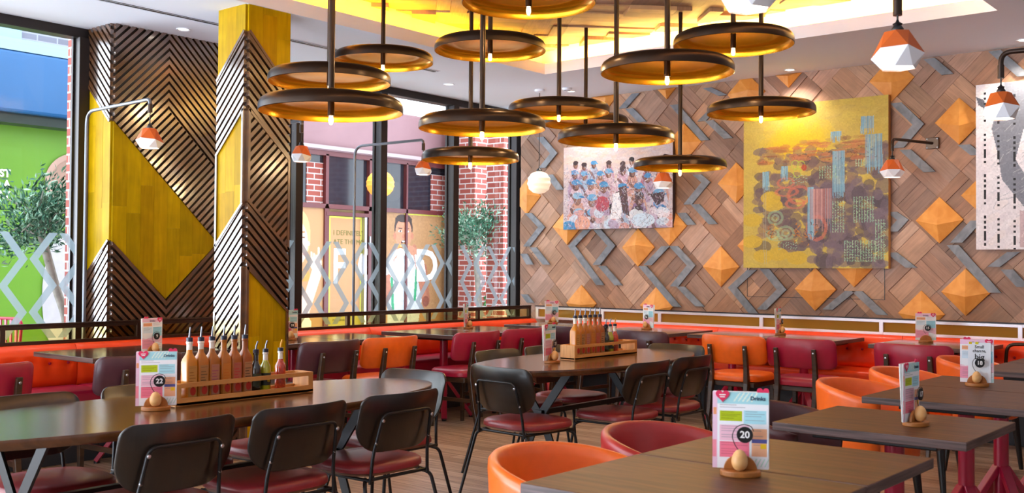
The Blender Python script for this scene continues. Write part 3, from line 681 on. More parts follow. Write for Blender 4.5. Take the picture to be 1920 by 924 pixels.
# olive trees in planters
def olive(x, y, zc, r, zb, tr, seed, label, n):
    rg = random.Random(seed); t = thing('olive_tree', label, 'tree', (x, y, 0))
    pth = [(tr[0], tr[1], zb), (tr[0]+.02, tr[1]-.03, zb+.35), (tr[0]*.6, tr[1]*.6, (zb+zc)/2), (0, 0, zc)]
    m = MB().tube(arc_path(pth, .2, 4), .04, 8, radii=None)
    br = []
    for k in range(16):
        a = rg.uniform(0, 2*PI); e = rg.uniform(-.3, 1.2); L = r*rg.uniform(.7, 1.05)
        d = Vector((math.cos(a)*math.cos(e), math.sin(a)*math.cos(e), math.sin(e))); b0 = Vector((0, 0, zc-.1)); b1 = b0+d*L*.5+Vector((0, 0, .08)); b2 = b0+d*L
        m.tube([b0, b1, b2], .01, 5, radii=[.016, .01, .004]); br.append((b0, b1, b2, d))
    m.build('trunk', mat('olive_bark', '#8f8a80', .9, 0, 0, .2, 20), t, 60)
    lf = MB(); cols = [lin(c) for c in ('#2c5440', '#456c52', '#66886e', '#8aa892', '#20432f', '#3a6450')]
    for k in range(n):
        b0, b1, b2, d = rg.choice(br); s_ = rg.uniform(.25, 1.08); c = b0.lerp(b2, s_)+Vector((rg.gauss(0, 1), rg.gauss(0, 1), rg.gauss(0, 1)))*r*.17
        ld = (d+Vector((rg.gauss(0, .7), rg.gauss(0, .7), rg.gauss(0, .7)+.2))).normalized(); sd = ld.cross(Vector((rg.gauss(0, 1), rg.gauss(0, 1), rg.gauss(0, 1)))).normalized()
        L = rg.uniform(.05, .085); w = L*.15; nr = ld.cross(sd)*w*.4
        lf.add([c, c+ld*L*.45+sd*w+nr, c+ld*L, c+ld*L*.45-sd*w+nr], [(0, 1, 2, 3)], 0, rg.choice(cols))
    o = lf.build('foliage', attr_mat('olive_leaf', .5, spec=.15), t); o['kind'] = 'stuff'
    m = MB().lathe([(.0001, 0), (.2, 0), (.24, .05), (.26, zb-.02), (.23, zb), (.22, zb-.05), (.0001, zb-.05)], 28, c=(tr[0], tr[1], 0)); m.build('planter', mat('pale_planter', '#cfd2d2', .6), t, 50)
olive(-9.4, 10.62, 1.78, .52, .42, (.0, .13), 3, 'olive tree in a planter before the brick wall at the right end of the windows', 2600)
olive(-9.4, 4.62, 1.70, .50, .48, (.0, .30), 5, 'olive tree in front of the green hoarding at the left edge', 2800)
hg = MB(); rg = random.Random(9)
for k in range(900):
    c = Vector((-10.2+rg.uniform(-.2, .2), 12.05+rg.uniform(-.45, .45), .72+rg.uniform(-.2, .28))); d = Vector((rg.gauss(0, 1), rg.gauss(0, 1), rg.gauss(0, 1))).normalized(); s2 = d.orthogonal().normalized()
    hg.add([c, c+d*.03+s2*.02, c+d*.06, c+d*.03-s2*.02], [(0, 1, 2, 3)], 0, lin(rg.choice(('#2f7a3c', '#3f9048', '#256030'))))
hb_ = thing('box_hedge', 'clipped green hedge in a white trough outside the last window', 'hedge', (0, 0, 0))
ho = hg.build('foliage', attr_mat('hedge_leaf', .5), hb_); ho['kind'] = 'stuff'
MB().box((-10.2, 12.05, .27), (.42, .92, .54)).build('trough', M_WHITEPRINT, hb_, bevel=.01)
# red bistro chair outside at the far left
ch = thing('bistro_chair', 'red outdoor bistro chair with slatted back beyond the left window', 'chair', (-9.0, 3.95, 0), .3)
m = MB().box((0, 0, .46), (.42, .42, .04)); m.build('seat', M_RED, ch, bevel=.01)
bk = MB().tube(arc_path([(-.2, .2, .46), (-.2, .24, .86), (.2, .24, .86), (.2, .2, .46)], .08), .014, 8)
for k in range(6): bk.box((-.15+.06*k, .225, .65), (.022, .012, .40))
bk.build('slatted_back', M_RED, ch, 40)
for a in (-.18, .18):
    for b in (-.18, .18): MB().tube([(a, b, .45), (a*1.1, b*1.15, 0)], .014, 8).build('leg', M_RED, ch, 40)
# amber ribbed lamp outside
al = thing('ribbed_lantern', 'amber ribbed ball lantern hanging behind the middle window mullion', 'lantern', (-9.6, 9.06, 2.36))
prof = [(.0001, .17)]+[((.17*math.sin(PI*k/20))*(1+.05*(k % 2)), .17*math.cos(PI*k/20)) for k in range(1, 20)]+[(.0001, -.17)]
MB().lathe(prof, 24).build('shade', mat('amber_shade', '#e8922a', .5, emit='#f0a040', estr=.5), al, 30)
MB().tube([(0, 0, .16), (0, 0, 1.2)], .006, 6).build('cord', M_BLACK, al)
MB().bar((-1.2, 0, 1.2), (0.05, 0, 1.2), .03, .03).build('bracket', M_BLACKMETAL, al)
# ================================================================ banquettes and their glass rails
def cushion_box(mb, c, d, mi=0): mb.box(c, d, mi)
def banquette(label, a, b, axis):
    """axis 'y': along the windows (facing +X); axis 'x': along the plank wall (facing -Y)"""
    L = b-a; mid = (a+b)/2
    if axis == 'y': t = thing('banquette', label, 'banquette', (-7.16, mid, 0), -PI/2, 'banquette sections')
    else: t = thing('banquette', label, 'banquette', (mid, 9.02, 0), PI, 'banquette sections')
    # local: back at y=0, sitter faces +y, along x
    MB().box((0, .215, .16), (L-.004, .43, .32)).build('plinth', M_BASE, t, bevel=.004)
    MB().box((0, .325, .405), (L-.004, .45, .17)).build('seat', M_BANQSEAT if axis == 'y' else [M_BANQ], t, bevel=.03, seg=4)
    if axis == 'x': MB().box((0, .545, .375), (L-.01, .022, .11)).build('seat_front', M_BANQSEAT, t, bevel=.006)
    # tufted back: surface dimpled around the buttons
    nb = max(3, round(L/.135)); bx = [(-L/2+(i+.5)*L/nb) for i in range(nb)]; zb = .645
    NX, NZ = nb*6, 12; rings = []
    for i in range(NX+1):
        x = -L/2+.002+(L-.004)*i/NX; ring = []
        e = min(1, min(i, NX-i)/2.0)
        for j in range(NZ+1):
            z = .47+.30*j/NZ; ed = min(1., min(j+1, NZ-j+.6)/3.0)
            dmp = sum(math.exp(-((x-q)**2+(z-zb)**2)/.0011) for q in bx)
            fold = sum(math.exp(-((x-q)**2)/.00012) for q in bx)*(.5 if z < zb else .0)
            ring.append((x, .06+.085*math.sqrt(ed)*(.8+.2*e)-.022*dmp-.005*fold, z))
        ring += [(x, .0, .77), (x, .0, .47)]
        rings.append(ring)
    MB().loft(rings).build('backrest', M_BANQ, t, 50)
    for q in bx:
        MB().lathe([(.0001, .008), (.008, .006), (.011, 0), (.0001, -.004)], 10).build('button', M_MAROON, t, 40).matrix_local = Matrix.Translation((q, .128, zb)) @ Matrix.Rotation(-PI/2, 4, 'X')
    return t
for a, b, lb in ((.9, 2.3, 'orange tufted banquette section under the left window, at the photo\'s left edge'), (2.3, 3.75, 'orange tufted banquette section before the left window, behind the burgundy chair'), (3.75, 5.15, 'orange banquette section in front of the timber pier behind table 9'),
                 (5.15, 6.55, 'orange banquette section right of the column behind table 10'), (6.55, 7.95, 'orange banquette section under the boy poster window'), (7.95, 9.0, 'orange banquette section in the far corner by the last window')):
    banquette(lb, a, b, 'y')
for a, b, lb in ((-6.5, -4.8, 'orange tufted banquette section under the crowd painting'), (-4.8, -3.07, 'orange tufted banquette section under the big yellow canvas'), (-3.07, -1.3, 'orange tufted banquette section behind table 15 at right')):
    banquette(lb, a, b, 'x')
def rail(label, posts, fn, metal, cap, glass):
    t = thing('glass_rail', label, 'rail', (0, 0, 0))
    a, b = posts[0], posts[-1]
    def hbar(p, q, z, h, nm, m, w=.034):
        A, B = fn(p), fn(q); MB().bar((A[0], A[1], z), (B[0], B[1], z), w, h).build(nm, m, t, bevel=.002)
    hbar(a-.02, b+.02, .909, .010, 'top_cap', cap, .044); hbar(a-.02, b+.02, .890, .026, 'top_bar', metal); hbar(a, b, .782, .024, 'bottom_bar', metal)
    for p in posts:
        A = fn(p); MB().box((A[0], A[1], .835), (.036, .036, .13)).build('post', metal, t, bevel=.003)
    for p, q in zip(posts[:-1], posts[1:]):
        A, B = fn(p+.02), fn(q-.02); MB().add([(A[0], A[1], .79), (B[0], B[1], .79), (B[0], B[1], .88), (A[0], A[1], .88)], [(0, 1, 2, 3)]).build('glass_panel', glass, t, face=(.7, -.7, 0))
rail('dark metal rail with amber glass panels along the window banquette', [1.22, 2.25, 3.28, 4.29, 5.33, 6.37, 7.42, 8.15, 9.0], lambda p: (-7.16, p), mat('rail_metal_backlit', '#4a3830', .3, .8), mat('rail_metal_backlit'), M_AMBER)  # rail metal coloured dark, its backlit shade painted in
rail('bright metal rail with amber glass panels along the plank wall banquette', [-7.05, -6.19, -5.5, -4.4, -3.28, -2.17, -1.2], lambda p: (p, 9.02), mat('rail_metal_lit', '#dedde6', .3, .3), mat('rail_cap_dark', '#2c2a30', .35, .5), M_AMBER2)  # same rail metal coloured pale, its bright reflections painted in
g = MB().tube(arc_path([(-2.21, 8.70, .491), (-2.19, 8.70, .76), (-1.9, 8.70, .775), (-1.5, 8.70, .775), (-1.48, 8.70, .491)], .06), .014, 10)
tag(g.build('grab_rail', M_BRASSY, None, 50), 'bent bronze grab rail beside the banquette at the right edge', 'rail')

# ================================================================ tables
def pedestal(t, ox=0, oy=0):
    MB().tube([(ox, oy, .20), (ox, oy, .70)], .036, 14).build('column', M_RED, t, 40)
    MB().box((0, 0, .705), (.46, .46, .022)).build('top_plate', M_BLACKMETAL, t, bevel=.004)
    for k in range(4):
        a = PI/4+k*PI/2
        m = MB().bar((ox+math.cos(a)*.02, oy+math.sin(a)*.02, .34), (ox+math.cos(a)*.25, oy+math.sin(a)*.25, .016), .05, .03); m.build('leg', M_RED, t, bevel=.004)
        MB().lathe([(.0001, .0), (.02, 0), (.02, .014), (.0001, .014)], 12, c=(ox+math.cos(a)*.245, oy+math.sin(a)*.245, 0)).build('foot_glide', M_BLACK, t)
def square_table(label, x0, x1, y0, y1, group):
    t = thing('dining_table', label, 'table', ((x0+x1)/2, (y0+y1)/2, 0), 0, group)
    m = MB(); m.box((0, 0, .734), (x1-x0-.004, y1-y0-.004, .032)); m.m = [0, 0, 1, 1, 1, 1]
    m.build('tabletop', [M_TABLE if 'right' in group else M_TABLE2, M_TABLEEDGE], t, bevel=.003)
    pedestal(t, .03 if 'windows' in group else 0, -.14 if 'plank' in group else 0); return t
gw, gf, gr = 'banquette tables along the windows', 'banquette tables along the plank wall', 'tables on the right'
square_table('dark square table at far left edge before the left window', -6.86, -6.1, 2.1, 2.74, gw)
square_table('dark table left of the column carrying number 9, its near end in view', -6.84, -6.08, 3.34, 4.345, gw)
square_table('square table with number 10 just right of the column', -6.86, -6.18, 4.92, 5.52, gw)
square_table('square window table behind the orange padded chair', -6.86, -6.18, 5.53, 6.13, gw)
square_table('square window table with a bright red leg under the boy poster', -6.84, -5.96, 6.48, 7.12, gw)
square_table('square window table with an edge-on menu stand before the brick pier', -6.84, -5.96, 7.13, 7.80, gw)
square_table('square corner table carrying number 12 where the two banquettes meet', -6.80, -5.95, 8.14, 8.78, gf)
square_table('square table with number 16 under the crowd painting', -5.66, -4.80, 8.0, 8.82, gf)
square_table('square table under the left half of the yellow canvas', -4.68, -4.02, 8.12, 8.84, gf)
square_table('square table under the right half of the yellow canvas', -4.01, -3.36, 8.12, 8.84, gf)
square_table('square table with number 15 right of the yellow canvas', -3.05, -2.25, 8.08, 8.84, gf)
square_table('square table at the right edge behind number 18', -1.80, -1.08, 6.45, 7.10, gr)
square_table('small square table in the far right behind the back tub chairs', -1.80, -1.08, 7.15, 7.56, gr)
square_table('walnut table carrying number 18, the farther of its joined pair', -1.84, -1.08, 5.385, 5.98, gr)
square_table('walnut table joined in front of the number 18 table', -1.82, -1.08, 4.74, 5.38, gr)
square_table('walnut table alone with the edge-on menu stand and number 17', -1.77, -1.06, 3.71, 4.34, gr)
square_table('walnut table joined behind the nearest one, under menu number 20', -1.78, -1.05, 2.79, 3.34, gr)
square_table('nearest walnut table in the foreground bottom right', -1.78, -1.05, 2.20, 2.785, gr)
def superell(a, b, n, k=72):
    out = []
    for i in range(k):
        t = 2*PI*i/k; c, s = math.cos(t), math.sin(t)
        out.append((a*math.copysign(abs(c)**(2/n), c), b*math.copysign(abs(s)**(2/n), s)))
    return out
def oval_table(label, cx, cy, hx, hy, tr):
    t = thing('oval_table', label, 'table', (cx, cy, 0), 0, 'oval sharing tables')
    m = MB(); P = superell(hx, hy, 2.15, 96); n = len(P)
    rings = [[(u*.97, v*.985, .712) for u, v in P], [(u*.992, v*.996, .722) for u, v in P], [(u, v, .735) for u, v in P], [(u, v, .747) for u, v in P], [(u*.996, v*.998, .75) for u, v in P]]
    m.loft(rings); m.build('tabletop', M_OVAL, t, 35)
    for y in tr:
        for s in (-1, 1):
            MB().bar((s*.21, y-cy, .712), (s*.012, y-cy, .455), .05, .012, up=(0, 1, 0)).build('leg', M_BLACKMETAL, t)
            MB().bar((s*.012, y-cy, .445), (s*.20, y-cy, 0.0), .05, .012, up=(0, 1, 0)).build('leg', M_BLACKMETAL, t)
        MB().box((0, y-cy, .45), (.06, .05, .05)).build('joint_block', M_BLACKMETAL, t, bevel=.003)
        MB().box((0, y-cy, .709), (.56, .06, .008)).build('top_plate', M_BLACKMETAL, t)
    MB().bar((0, tr[0]-cy, .46), (0, tr[1]-cy, .46), .03, .03).build('stretcher', M_BLACKMETAL, t)
    return t
oval_table('large oval wooden table carrying number 22 and a row of sauce bottles, front left', -3.79, 2.56, .45, 1.30, (1.80, 3.3))
oval_table('oval wooden table in the middle of the room with its own bottle caddy', -3.87, 5.51, .45, 1.02, (4.98, 5.95))

# ================================================================ chairs
def pad(mb, a, b, n, layers, k=40, dome=0., mi=0):
    rings = [[(u*s, v*s, z) for u, v in superell(a, b, n, k)] for s, z in layers]
    mb.loft(rings, mi)
def back_panel(mb, w, zc, h, rt, rb, th, curve, y0, lean, nu=28, mi=0, pill=.5):
    """curved upholstered or plywood back: rounded-corner outline, bent round the sitter"""
    rings = []
    for i in range(nu+1):
        u = -math.cos(PI*i/nu)*w/2; e = w/2-abs(u)
        zt = zc+h/2-(rt-math.sqrt(max(0, rt*rt-(rt-min(e, rt))**2))); zb = zc-h/2+(rb-math.sqrt(max(0, rb*rb-(rb-min(e, rb))**2)))
        tt = th*(1 if e > th*pill else .25+.75*math.sqrt(max(0, 1-(1-e/(th*pill))**2)))
        yb = y0+curve*(u/(w/2))**2; ring = []
        q = min(tt*.5, (zt-zb)*.3)
        for a, zz in ((-.5, zb+q*.6), (-.25, zb), (.25, zb), (.5, zb+q*.6), (.5, (zb+zt)/2), (.5, zt-q*.6), (.25, zt), (-.25, zt), (-.5, zt-q*.6), (-.5, (zb+zt)/2)):
            ring.append((u, yb+a*tt-lean*(zz-zc), zz))
        rings.append(ring)
    mb.loft(rings, mi)
def bolt(t, p, m=None): MB().lathe([(.0001, .004), (.006, .003), (.008, 0)], 10).build('bolt', m or M_STEEL, t).matrix_local = Matrix.Translation(p) @ Matrix.Rotation(PI/2, 4, 'X')
def make_cafe(label):
    t = thing('cafe_chair', label, 'chair', (0, 0, 0), 0, 'dark plywood cafe chairs at the oval tables')
    m = MB(); pad(m, .225, .215, 3.2, [(.95, .435), (1, .440), (1, .452), (.985, .466), (.93, .474), (.6, .478)]); m.build('seat', M_BURG, t, 50)
    m = MB(); pad(m, .222, .212, 3.2, [(.9, .424), (.97, .427), (.97, .436)]); m.build('seat_board', M_PLYEDGE, t, 40)
    m = MB(); back_panel(m, .47, .655, .255, .05, .13, .013, .05, -.245, .26); m.build('backrest', M_PLY, t, 45)
    # wire frame behind the back: uprights joined by a bar
    f = MB().tube(arc_path([(-.175, -.215, .40), (-.165, -.222, .52), (-.145, -.265, .70), (.145, -.265, .70), (.165, -.222, .52), (.175, -.215, .40)], .035), .0075, 8)
    f.build('back_frame', M_BLACKMETAL, t, 60)
    f = MB()
    for s in (-1, 1): f.tube([(s*.175, -.22, .415), (s*.19, .17, .418)], .008, 8)
    f.tube([(-.185, .15, .418), (.185, .15, .418)], .008, 8).tube([(-.175, -.2, .415), (.175, -.2, .415)], .008, 8)
    f.build('seat_frame', M_BLACKMETAL, t, 60)
    for s in (-1, 1):
        MB().tube(arc_path([(s*.16, -.17, .415), (s*.20, -.21, .40), (s*.245, -.315, .0)], .05), .0085, 8).build('leg', M_BLACKMETAL, t, 60)
        MB().tube(arc_path([(s*.16, .13, .415), (s*.205, .17, .40), (s*.235, .225, .0)], .05), .0085, 8).build('leg', M_BLACKMETAL, t, 60)
        bolt(t, (s*.148, -.268, .672)); bolt(t, (s*.160, -.238, .575))
    return t
cafe0 = make_cafe('x'); _used = set()
def place(proto, x, y, rz, label, group=None):
    key = proto.name
    if key not in _used:
        _used.add(key); proto.location = (x, y, 0); proto.rotation_euler = (0, 0, rz); proto['label'] = label
        if group: proto['group'] = group
        return proto
    return dup(proto, (x, y, 0), rz, label, group)
W_, E_, N_, S_ = PI/2, -PI/2, 0, PI       # facing -X, +X, +Y, -Y
place(cafe0, -3.52, 3.25, W_, 'right of three dark plywood chairs, backs to camera, at the front oval table')
place(cafe0, -3.51, 2.69, W_, 'middle of three dark plywood chairs, backs to camera, at the front oval table')
place(cafe0, -3.51, 2.14, W_, 'left of three dark plywood chairs, backs to camera, at the front oval table')
place(cafe0, -4.10, 2.08, E_, 'dark plywood chair across the front oval table at the left edge')
place(cafe0, -4.12, 2.66, E_, 'dark plywood chair across the front oval table behind number 22')
place(cafe0, -4.12, 3.21, E_, 'dark plywood chair across the front oval table hidden behind the bottles')
place(cafe0, -3.90, 3.71, S_, 'plywood chair at the right end of the front oval table, facing the camera')
place(cafe0, -3.71, 4.66, N_-.08, 'dark plywood chair at the near end of the middle oval table, back to camera')
place(cafe0, -3.53, 5.30, W_, 'dark plywood chair on the near side of the middle oval table, the left of two')
place(cafe0, -3.54, 5.83, W_, 'dark plywood chair on the near side of the middle oval table, the right of two')
place(cafe0, -4.24, 5.29, E_, 'dark plywood chair across the middle oval table, left of the menu stand')
place(cafe0, -4.24, 5.80, E_, 'dark plywood chair across the middle oval table, just behind its menu stand')
place(cafe0, -3.88, 6.36, S_, 'plywood chair at the far end of the middle oval table, facing the camera')
def make_padded(m_back, label):
    t = thing('padded_chair', label, 'chair', (0, 0, 0), 0, 'padded wooden chairs at the banquette tables')
    m = MB(); pad(m, .235, .225, 3.6, [(.93, .425), (.99, .432), (1, .455), (.985, .475), (.92, .487), (.6, .494)]); m.build('seat', m_back, t, 50)
    m = MB(); m.box((0, 0, .405), (.42, .40, .04)); m.build('seat_rail', M_CHAIRWOOD, t, bevel=.006)
    m = MB(); back_panel(m, .57, .68, .23, .05, .05, .04, .09, -.22, .16, pill=.9); m.build('backrest', m_back, t, 50)
    for s in (-1, 1):
        # rear post runs up behind the back
        rings = []
        for z, y, w, d in ((0, -.30, .028, .03), (.22, -.25, .034, .036), (.42, -.215, .04, .046), (.55, -.225, .038, .034), (.72, -.255, .034, .024)):
            x = s*.155; rings.append([(x-w/2, y-d/2, z), (x+w/2, y-d/2, z), (x+w/2, y+d/2, z), (x-w/2, y+d/2, z)])
        MB().loft(rings).build('rear_leg', M_CHAIRWOOD, t, bevel=.005)
        rings = [[(s*.19-w/2, .18-w/2, z), (s*.19+w/2, .18-w/2, z), (s*.19+w/2, .18+w/2, z), (s*.19-w/2, .18+w/2, z)] for z, w in ((0, .026), (.42, .04))]
        MB().loft(rings).build('front_leg', M_CHAIRWOOD, t, bevel=.004)
        MB().bar((s*.17, -.24, .24), (s*.19, .18, .24), .018, .03).build('stretcher', M_CHAIRWOOD, t)
        bolt(t, (s*.155, -.268, .69))
    return t
pads = {'plum': make_padded(M_PLUM, 'x'), 'orange': make_padded(M_ORANGE, 'x'), 'crimson': make_padded(M_MAROON, 'x')}
place(pads['plum'], -5.94, 4.99, W_, 'plum padded chair right of the column at table 10')
place(pads['orange'], -5.95, 5.60, W_, 'orange padded chair at the window table beside the plum one')
place(pads['crimson'], -5.90, 6.54, W_, 'crimson padded chair at the window table with its seat and legs in full view')
place(pads['crimson'], -5.93, 7.20, W_, 'crimson padded chair at the window tables behind the oval table, the farther of two')
place(pads['plum'], -5.84, 3.43, W_, 'plum padded chair left of number 22 at table 9')
place(pads['crimson'], -5.88, 2.52, W_, 'crimson padded chair at the left edge of the photo')
place(pads['plum'], -5.66, 7.90, N_, 'plum padded chair at the corner table beside number 12')
place(pads['plum'], -4.87, 7.80, N_, 'plum padded chair in front of table 16, behind the sauce caddy')
place(pads['orange'], -4.00, 7.83, N_, 'orange padded chair facing the plank wall under the yellow canvas')
place(pads['crimson'], -3.44, 7.86, N_, 'crimson padded chair facing the plank wall next to the orange padded one')
place(pads['crimson'], -2.58, 7.86, N_, 'crimson padded chair facing the plank wall at table 15')
def make_tub(m_out, label):
    t = thing('tub_chair', label, 'chair', (0, 0, 0), 0, 'tub chairs on the right')
    rings = []; n = 44; A = math.radians(118)
    for i in range(n+1):
        th = -A+2*A*i/n; k = abs(th)/A; zt = .745-.085*(k**2.2); e = min(i, n-i)/2.
        w = .022*(math.sqrt(max(0.05, 1-(1-min(1, e))**2)))
        ring = []
        for r, z in ((.235, .36), (.268, .45), (.284, .58), (.291, zt-.035), (.290, zt-.012), (.280, zt), (.268, zt), (.256, zt-.012), (.250, zt-.04), (.236, .56), (.222, .45), (.21, .38)):
            mid = .255 if z > .5 else .235
            rr = mid+(r-mid)*(w/.022)
            ring.append((rr*math.sin(th), -rr*math.cos(th), z))
        rings.append(ring)
    MB().loft(rings).build('shell', m_out, t, 60)
    m = MB(); pad(m, .225, .225, 2.4, [(.9, .36), (.99, .375), (1, .43), (.97, .455), (.85, .468), (.5, .472)]); m.build('seat', m_out, t, 50)
    for a in (45, 135, 225, 315):
        c, s = math.cos(math.radians(a)), math.sin(math.radians(a))
        MB().tube([(c*.22, s*.22, .37), (c*.27, s*.27, .0)], .016, 10, radii=[.026, .014]).build('leg', M_BLACK, t, 50)
    return t
tubs = {'orange': make_tub(M_TUBORANGE, 'x'), 'red': make_tub(M_TUBRED, 'x'), 'plum': make_tub(mat('tub_plum_leather', '#4a2226', .34, 0, .12, .05, 25), 'x')}
place(tubs['orange'], -1.93, 2.69, E_, 'orange tub chair at the nearest table in the foreground')
place(tubs['red'], -1.94, 3.33, E_, 'red tub chair behind the nearest orange one')
place(tubs['plum'], -1.92, 4.24, E_, 'plum tub chair behind menu number 20')
place(tubs['orange'], -2.03, 5.46, E_, 'orange tub chair left of the number 18 tables')
place(tubs['orange'], -2.06, 6.30, E_, 'orange tub chair behind the one beside the number 18 tables')
place(tubs['orange'], -2.02, 7.42, E_, 'orange tub chair far right, seen behind the left of number 18')
place(tubs['orange'], -1.42, 8.02, S_+.5, 'orange tub chair at the right edge behind number 18, backed to the banquette')

# ================================================================ things on the tables
def caddy(label, cx, cy):
    t = thing('bottle_caddy', label, 'caddy', (cx, cy, .75), 0, 'oak bottle caddies'); L, w, h = .72, .115, .092
    MB().box((0, 0, .006), (w, L, .012)).build('base', M_BAMBOO, t)
    for s in (-1, 1):
        MB().box((0, s*(L/2-.014), h/2), (w, .028, h)).build('end_block', M_BAMBOO, t, bevel=.003)
        MB().box((s*(w/2-.006), 0, .016), (.012, L-.05, .03)).box((s*(w/2-.006), 0, h-.009), (.012, L-.05, .018)).build('side_rail', M_BAMBOO, t)
    return t
caddy('oak bottle caddy on the front oval table', -3.84, 2.80)
caddy('oak bottle caddy on the middle oval table', -3.92, 5.68)
SAUCES = [mat('sauce_%d' % i, c, .3, 0, .35, .05, 40) for i, c in enumerate(['#c87e0a', '#b86f0c', '#ac650e', '#b0680c', '#a65a0c', '#9c500c'])]
M_CLEAR = mat('clear_neck', '#e9e2d4', .1, 0, .8)
def make_sauce(i, label):
    t = thing('sauce_bottle', label, 'bottle', (0, 0, 0), 0, 'tall sauce bottles')
    m = MB(); sq = lambda a, z, n=6: [(u, v, z) for u, v in superell(a, a, n, 24)]
    m.loft([sq(.022, 0), sq(.026, .004), sq(.0265, .02), sq(.0265, .160), sq(.024, .172, 5), sq(.016, .190, 3), sq(.0125, .200, 2), sq(.012, .212, 2)])
    m.build('body', SAUCES[i], t, 50)
    MB().lathe([(.0122, .212), (.0125, .236), (.0145, .238), (.0145, .246), (.0001, .246)], 16).build('neck', SAUCES[i] if i in (3, 4, 5) else M_CLEAR, t, 40)
    MB().lathe([(.0135, .240), (.0138, .262), (.011, .264), (.0001, .264)], 16).build('stopper', mat('pourer_navy', '#20263a', .35), t, 40)
    MB().tube([(0, 0, .262), (.001, .001, .285), (0, .004, .306)], .0045, 8, radii=[.0048, .0042, .0034]).build('spout', M_CHROME, t, 60)
    bgc = ['#b88a48', '#a87a48', '#b07a60', '#c07a30', '#b0624c', '#a87850'][i]; ink = ['#8a5a20', '#4a3a20', '#9a4a70', '#c06a20', '#c02a30', '#3a2418'][i]
    p = Paint(.040, .128, .002, bgc)
    for k in range(5): p.rect(.005, .098-.012*k, .005+.028*(.7+.3*((k*7+i) % 3)/2), .1025-.012*k, ink, .8)
    p.ell(.022, .022, .014, .018, '#c8362a'); p.line(.022, .036, .024, .05, .003, '#5a3a1a'); p.rect(.004, .118, .036, .1195, ink, .6)
    lb = p.build('label', M_PRINT, t, lambda u, v: (.0271, -.02+u, .018+v))
    return t
def make_oil(kind, label):
    t = thing('oil_bottle', label, 'bottle', (0, 0, 0), 0)
    m_ = {'dark': mat('dark_vinegar', '#1f1a12', .12, 0, .9), 'olive': mat('olive_oil', '#a3a018', .12, 0, .9), 'chilli': mat('chilli_oil', '#b3371a', .15, 0, .9, .45, 90)}[kind]
    MB().lathe([(.0001, 0), (.022, 0), (.0245, .004), (.0245, .105), (.023, .118), (.0135, .136), (.0115, .146)], 20).build('body', m_, t, 50)
    MB().lathe([(.0115, .145), (.011, .172), (.0135, .174), (.0135, .181), (.0001, .181)], 16).build('neck', M_CLEAR if kind != 'dark' else m_, t, 40)
    MB().lathe([(.0125, .176), (.0128, .196), (.0001, .198)], 14).build('stopper', mat('pourer_navy'), t, 40)
    MB().tube([(0, 0, .194), (0, .002, .212), (.003, .008, .232)], .004, 8).build('spout', mat('yellow_spout', '#d99a20', .4) if kind == 'chilli' else M_CHROME, t, 60)
    if kind != 'chilli': MB().lathe([(.0249, .035), (.0249, .09)], 20).build('label', mat('oil_label_'+kind, '#33371c' if kind == 'dark' else '#1d2214', .5), t, 60)
    if kind == 'olive': MB().box((.0252, 0, .06), (.001, .014, .018)).build('label_emblem', mat('emblem_gold', '#d8c020', .5), t)
    return t
sc0 = [make_sauce(i, 'x') for i in range(6)]; oil0 = [make_oil(k, 'x') for k in ('dark', 'olive', 'chilli')]
SN = ['pale yellow', 'light orange with green-lettered label', 'orange with mauve-lettered label', 'mid orange with orange label', 'deep orange with red-lettered label', 'darkest orange with black-lettered label']
ordn = ['first', 'second', 'third', 'fourth', 'fifth', 'sixth']
for ci, (cx, ys, where) in enumerate(((-3.84, [2.54, 2.596, 2.651, 2.71, 2.764, 2.82, 2.868, 2.92, 3.003], 'front'), (-3.92, [5.40, 5.455, 5.51, 5.565, 5.62, 5.675, 5.725, 5.775, 5.83], 'middle'))):
    for i in range(6):
        lb = 'tall %s sauce bottle, %s from the left in the %s caddy' % (SN[i].split(' with')[0], ordn[i], where)
        o = sc0[i] if ci == 0 else dup(sc0[i], (0, 0, 0), 0, lb)
        o.location = (cx, ys[i], .762); o['label'] = lb; o['group'] = 'tall sauce bottles'
    for i, nm in enumerate(('small dark vinegar bottle', 'small green-yellow oil bottle', 'small red chilli oil bottle with yellow spout')):
        lb = nm+' in the '+where+' caddy'; o = oil0[i] if ci == 0 else dup(oil0[i], (0, 0, 0), 0, lb)
        o.location = (cx+.015, ys[6+i], .762); o['label'] = lb; o['group'] = 'small oil bottles'
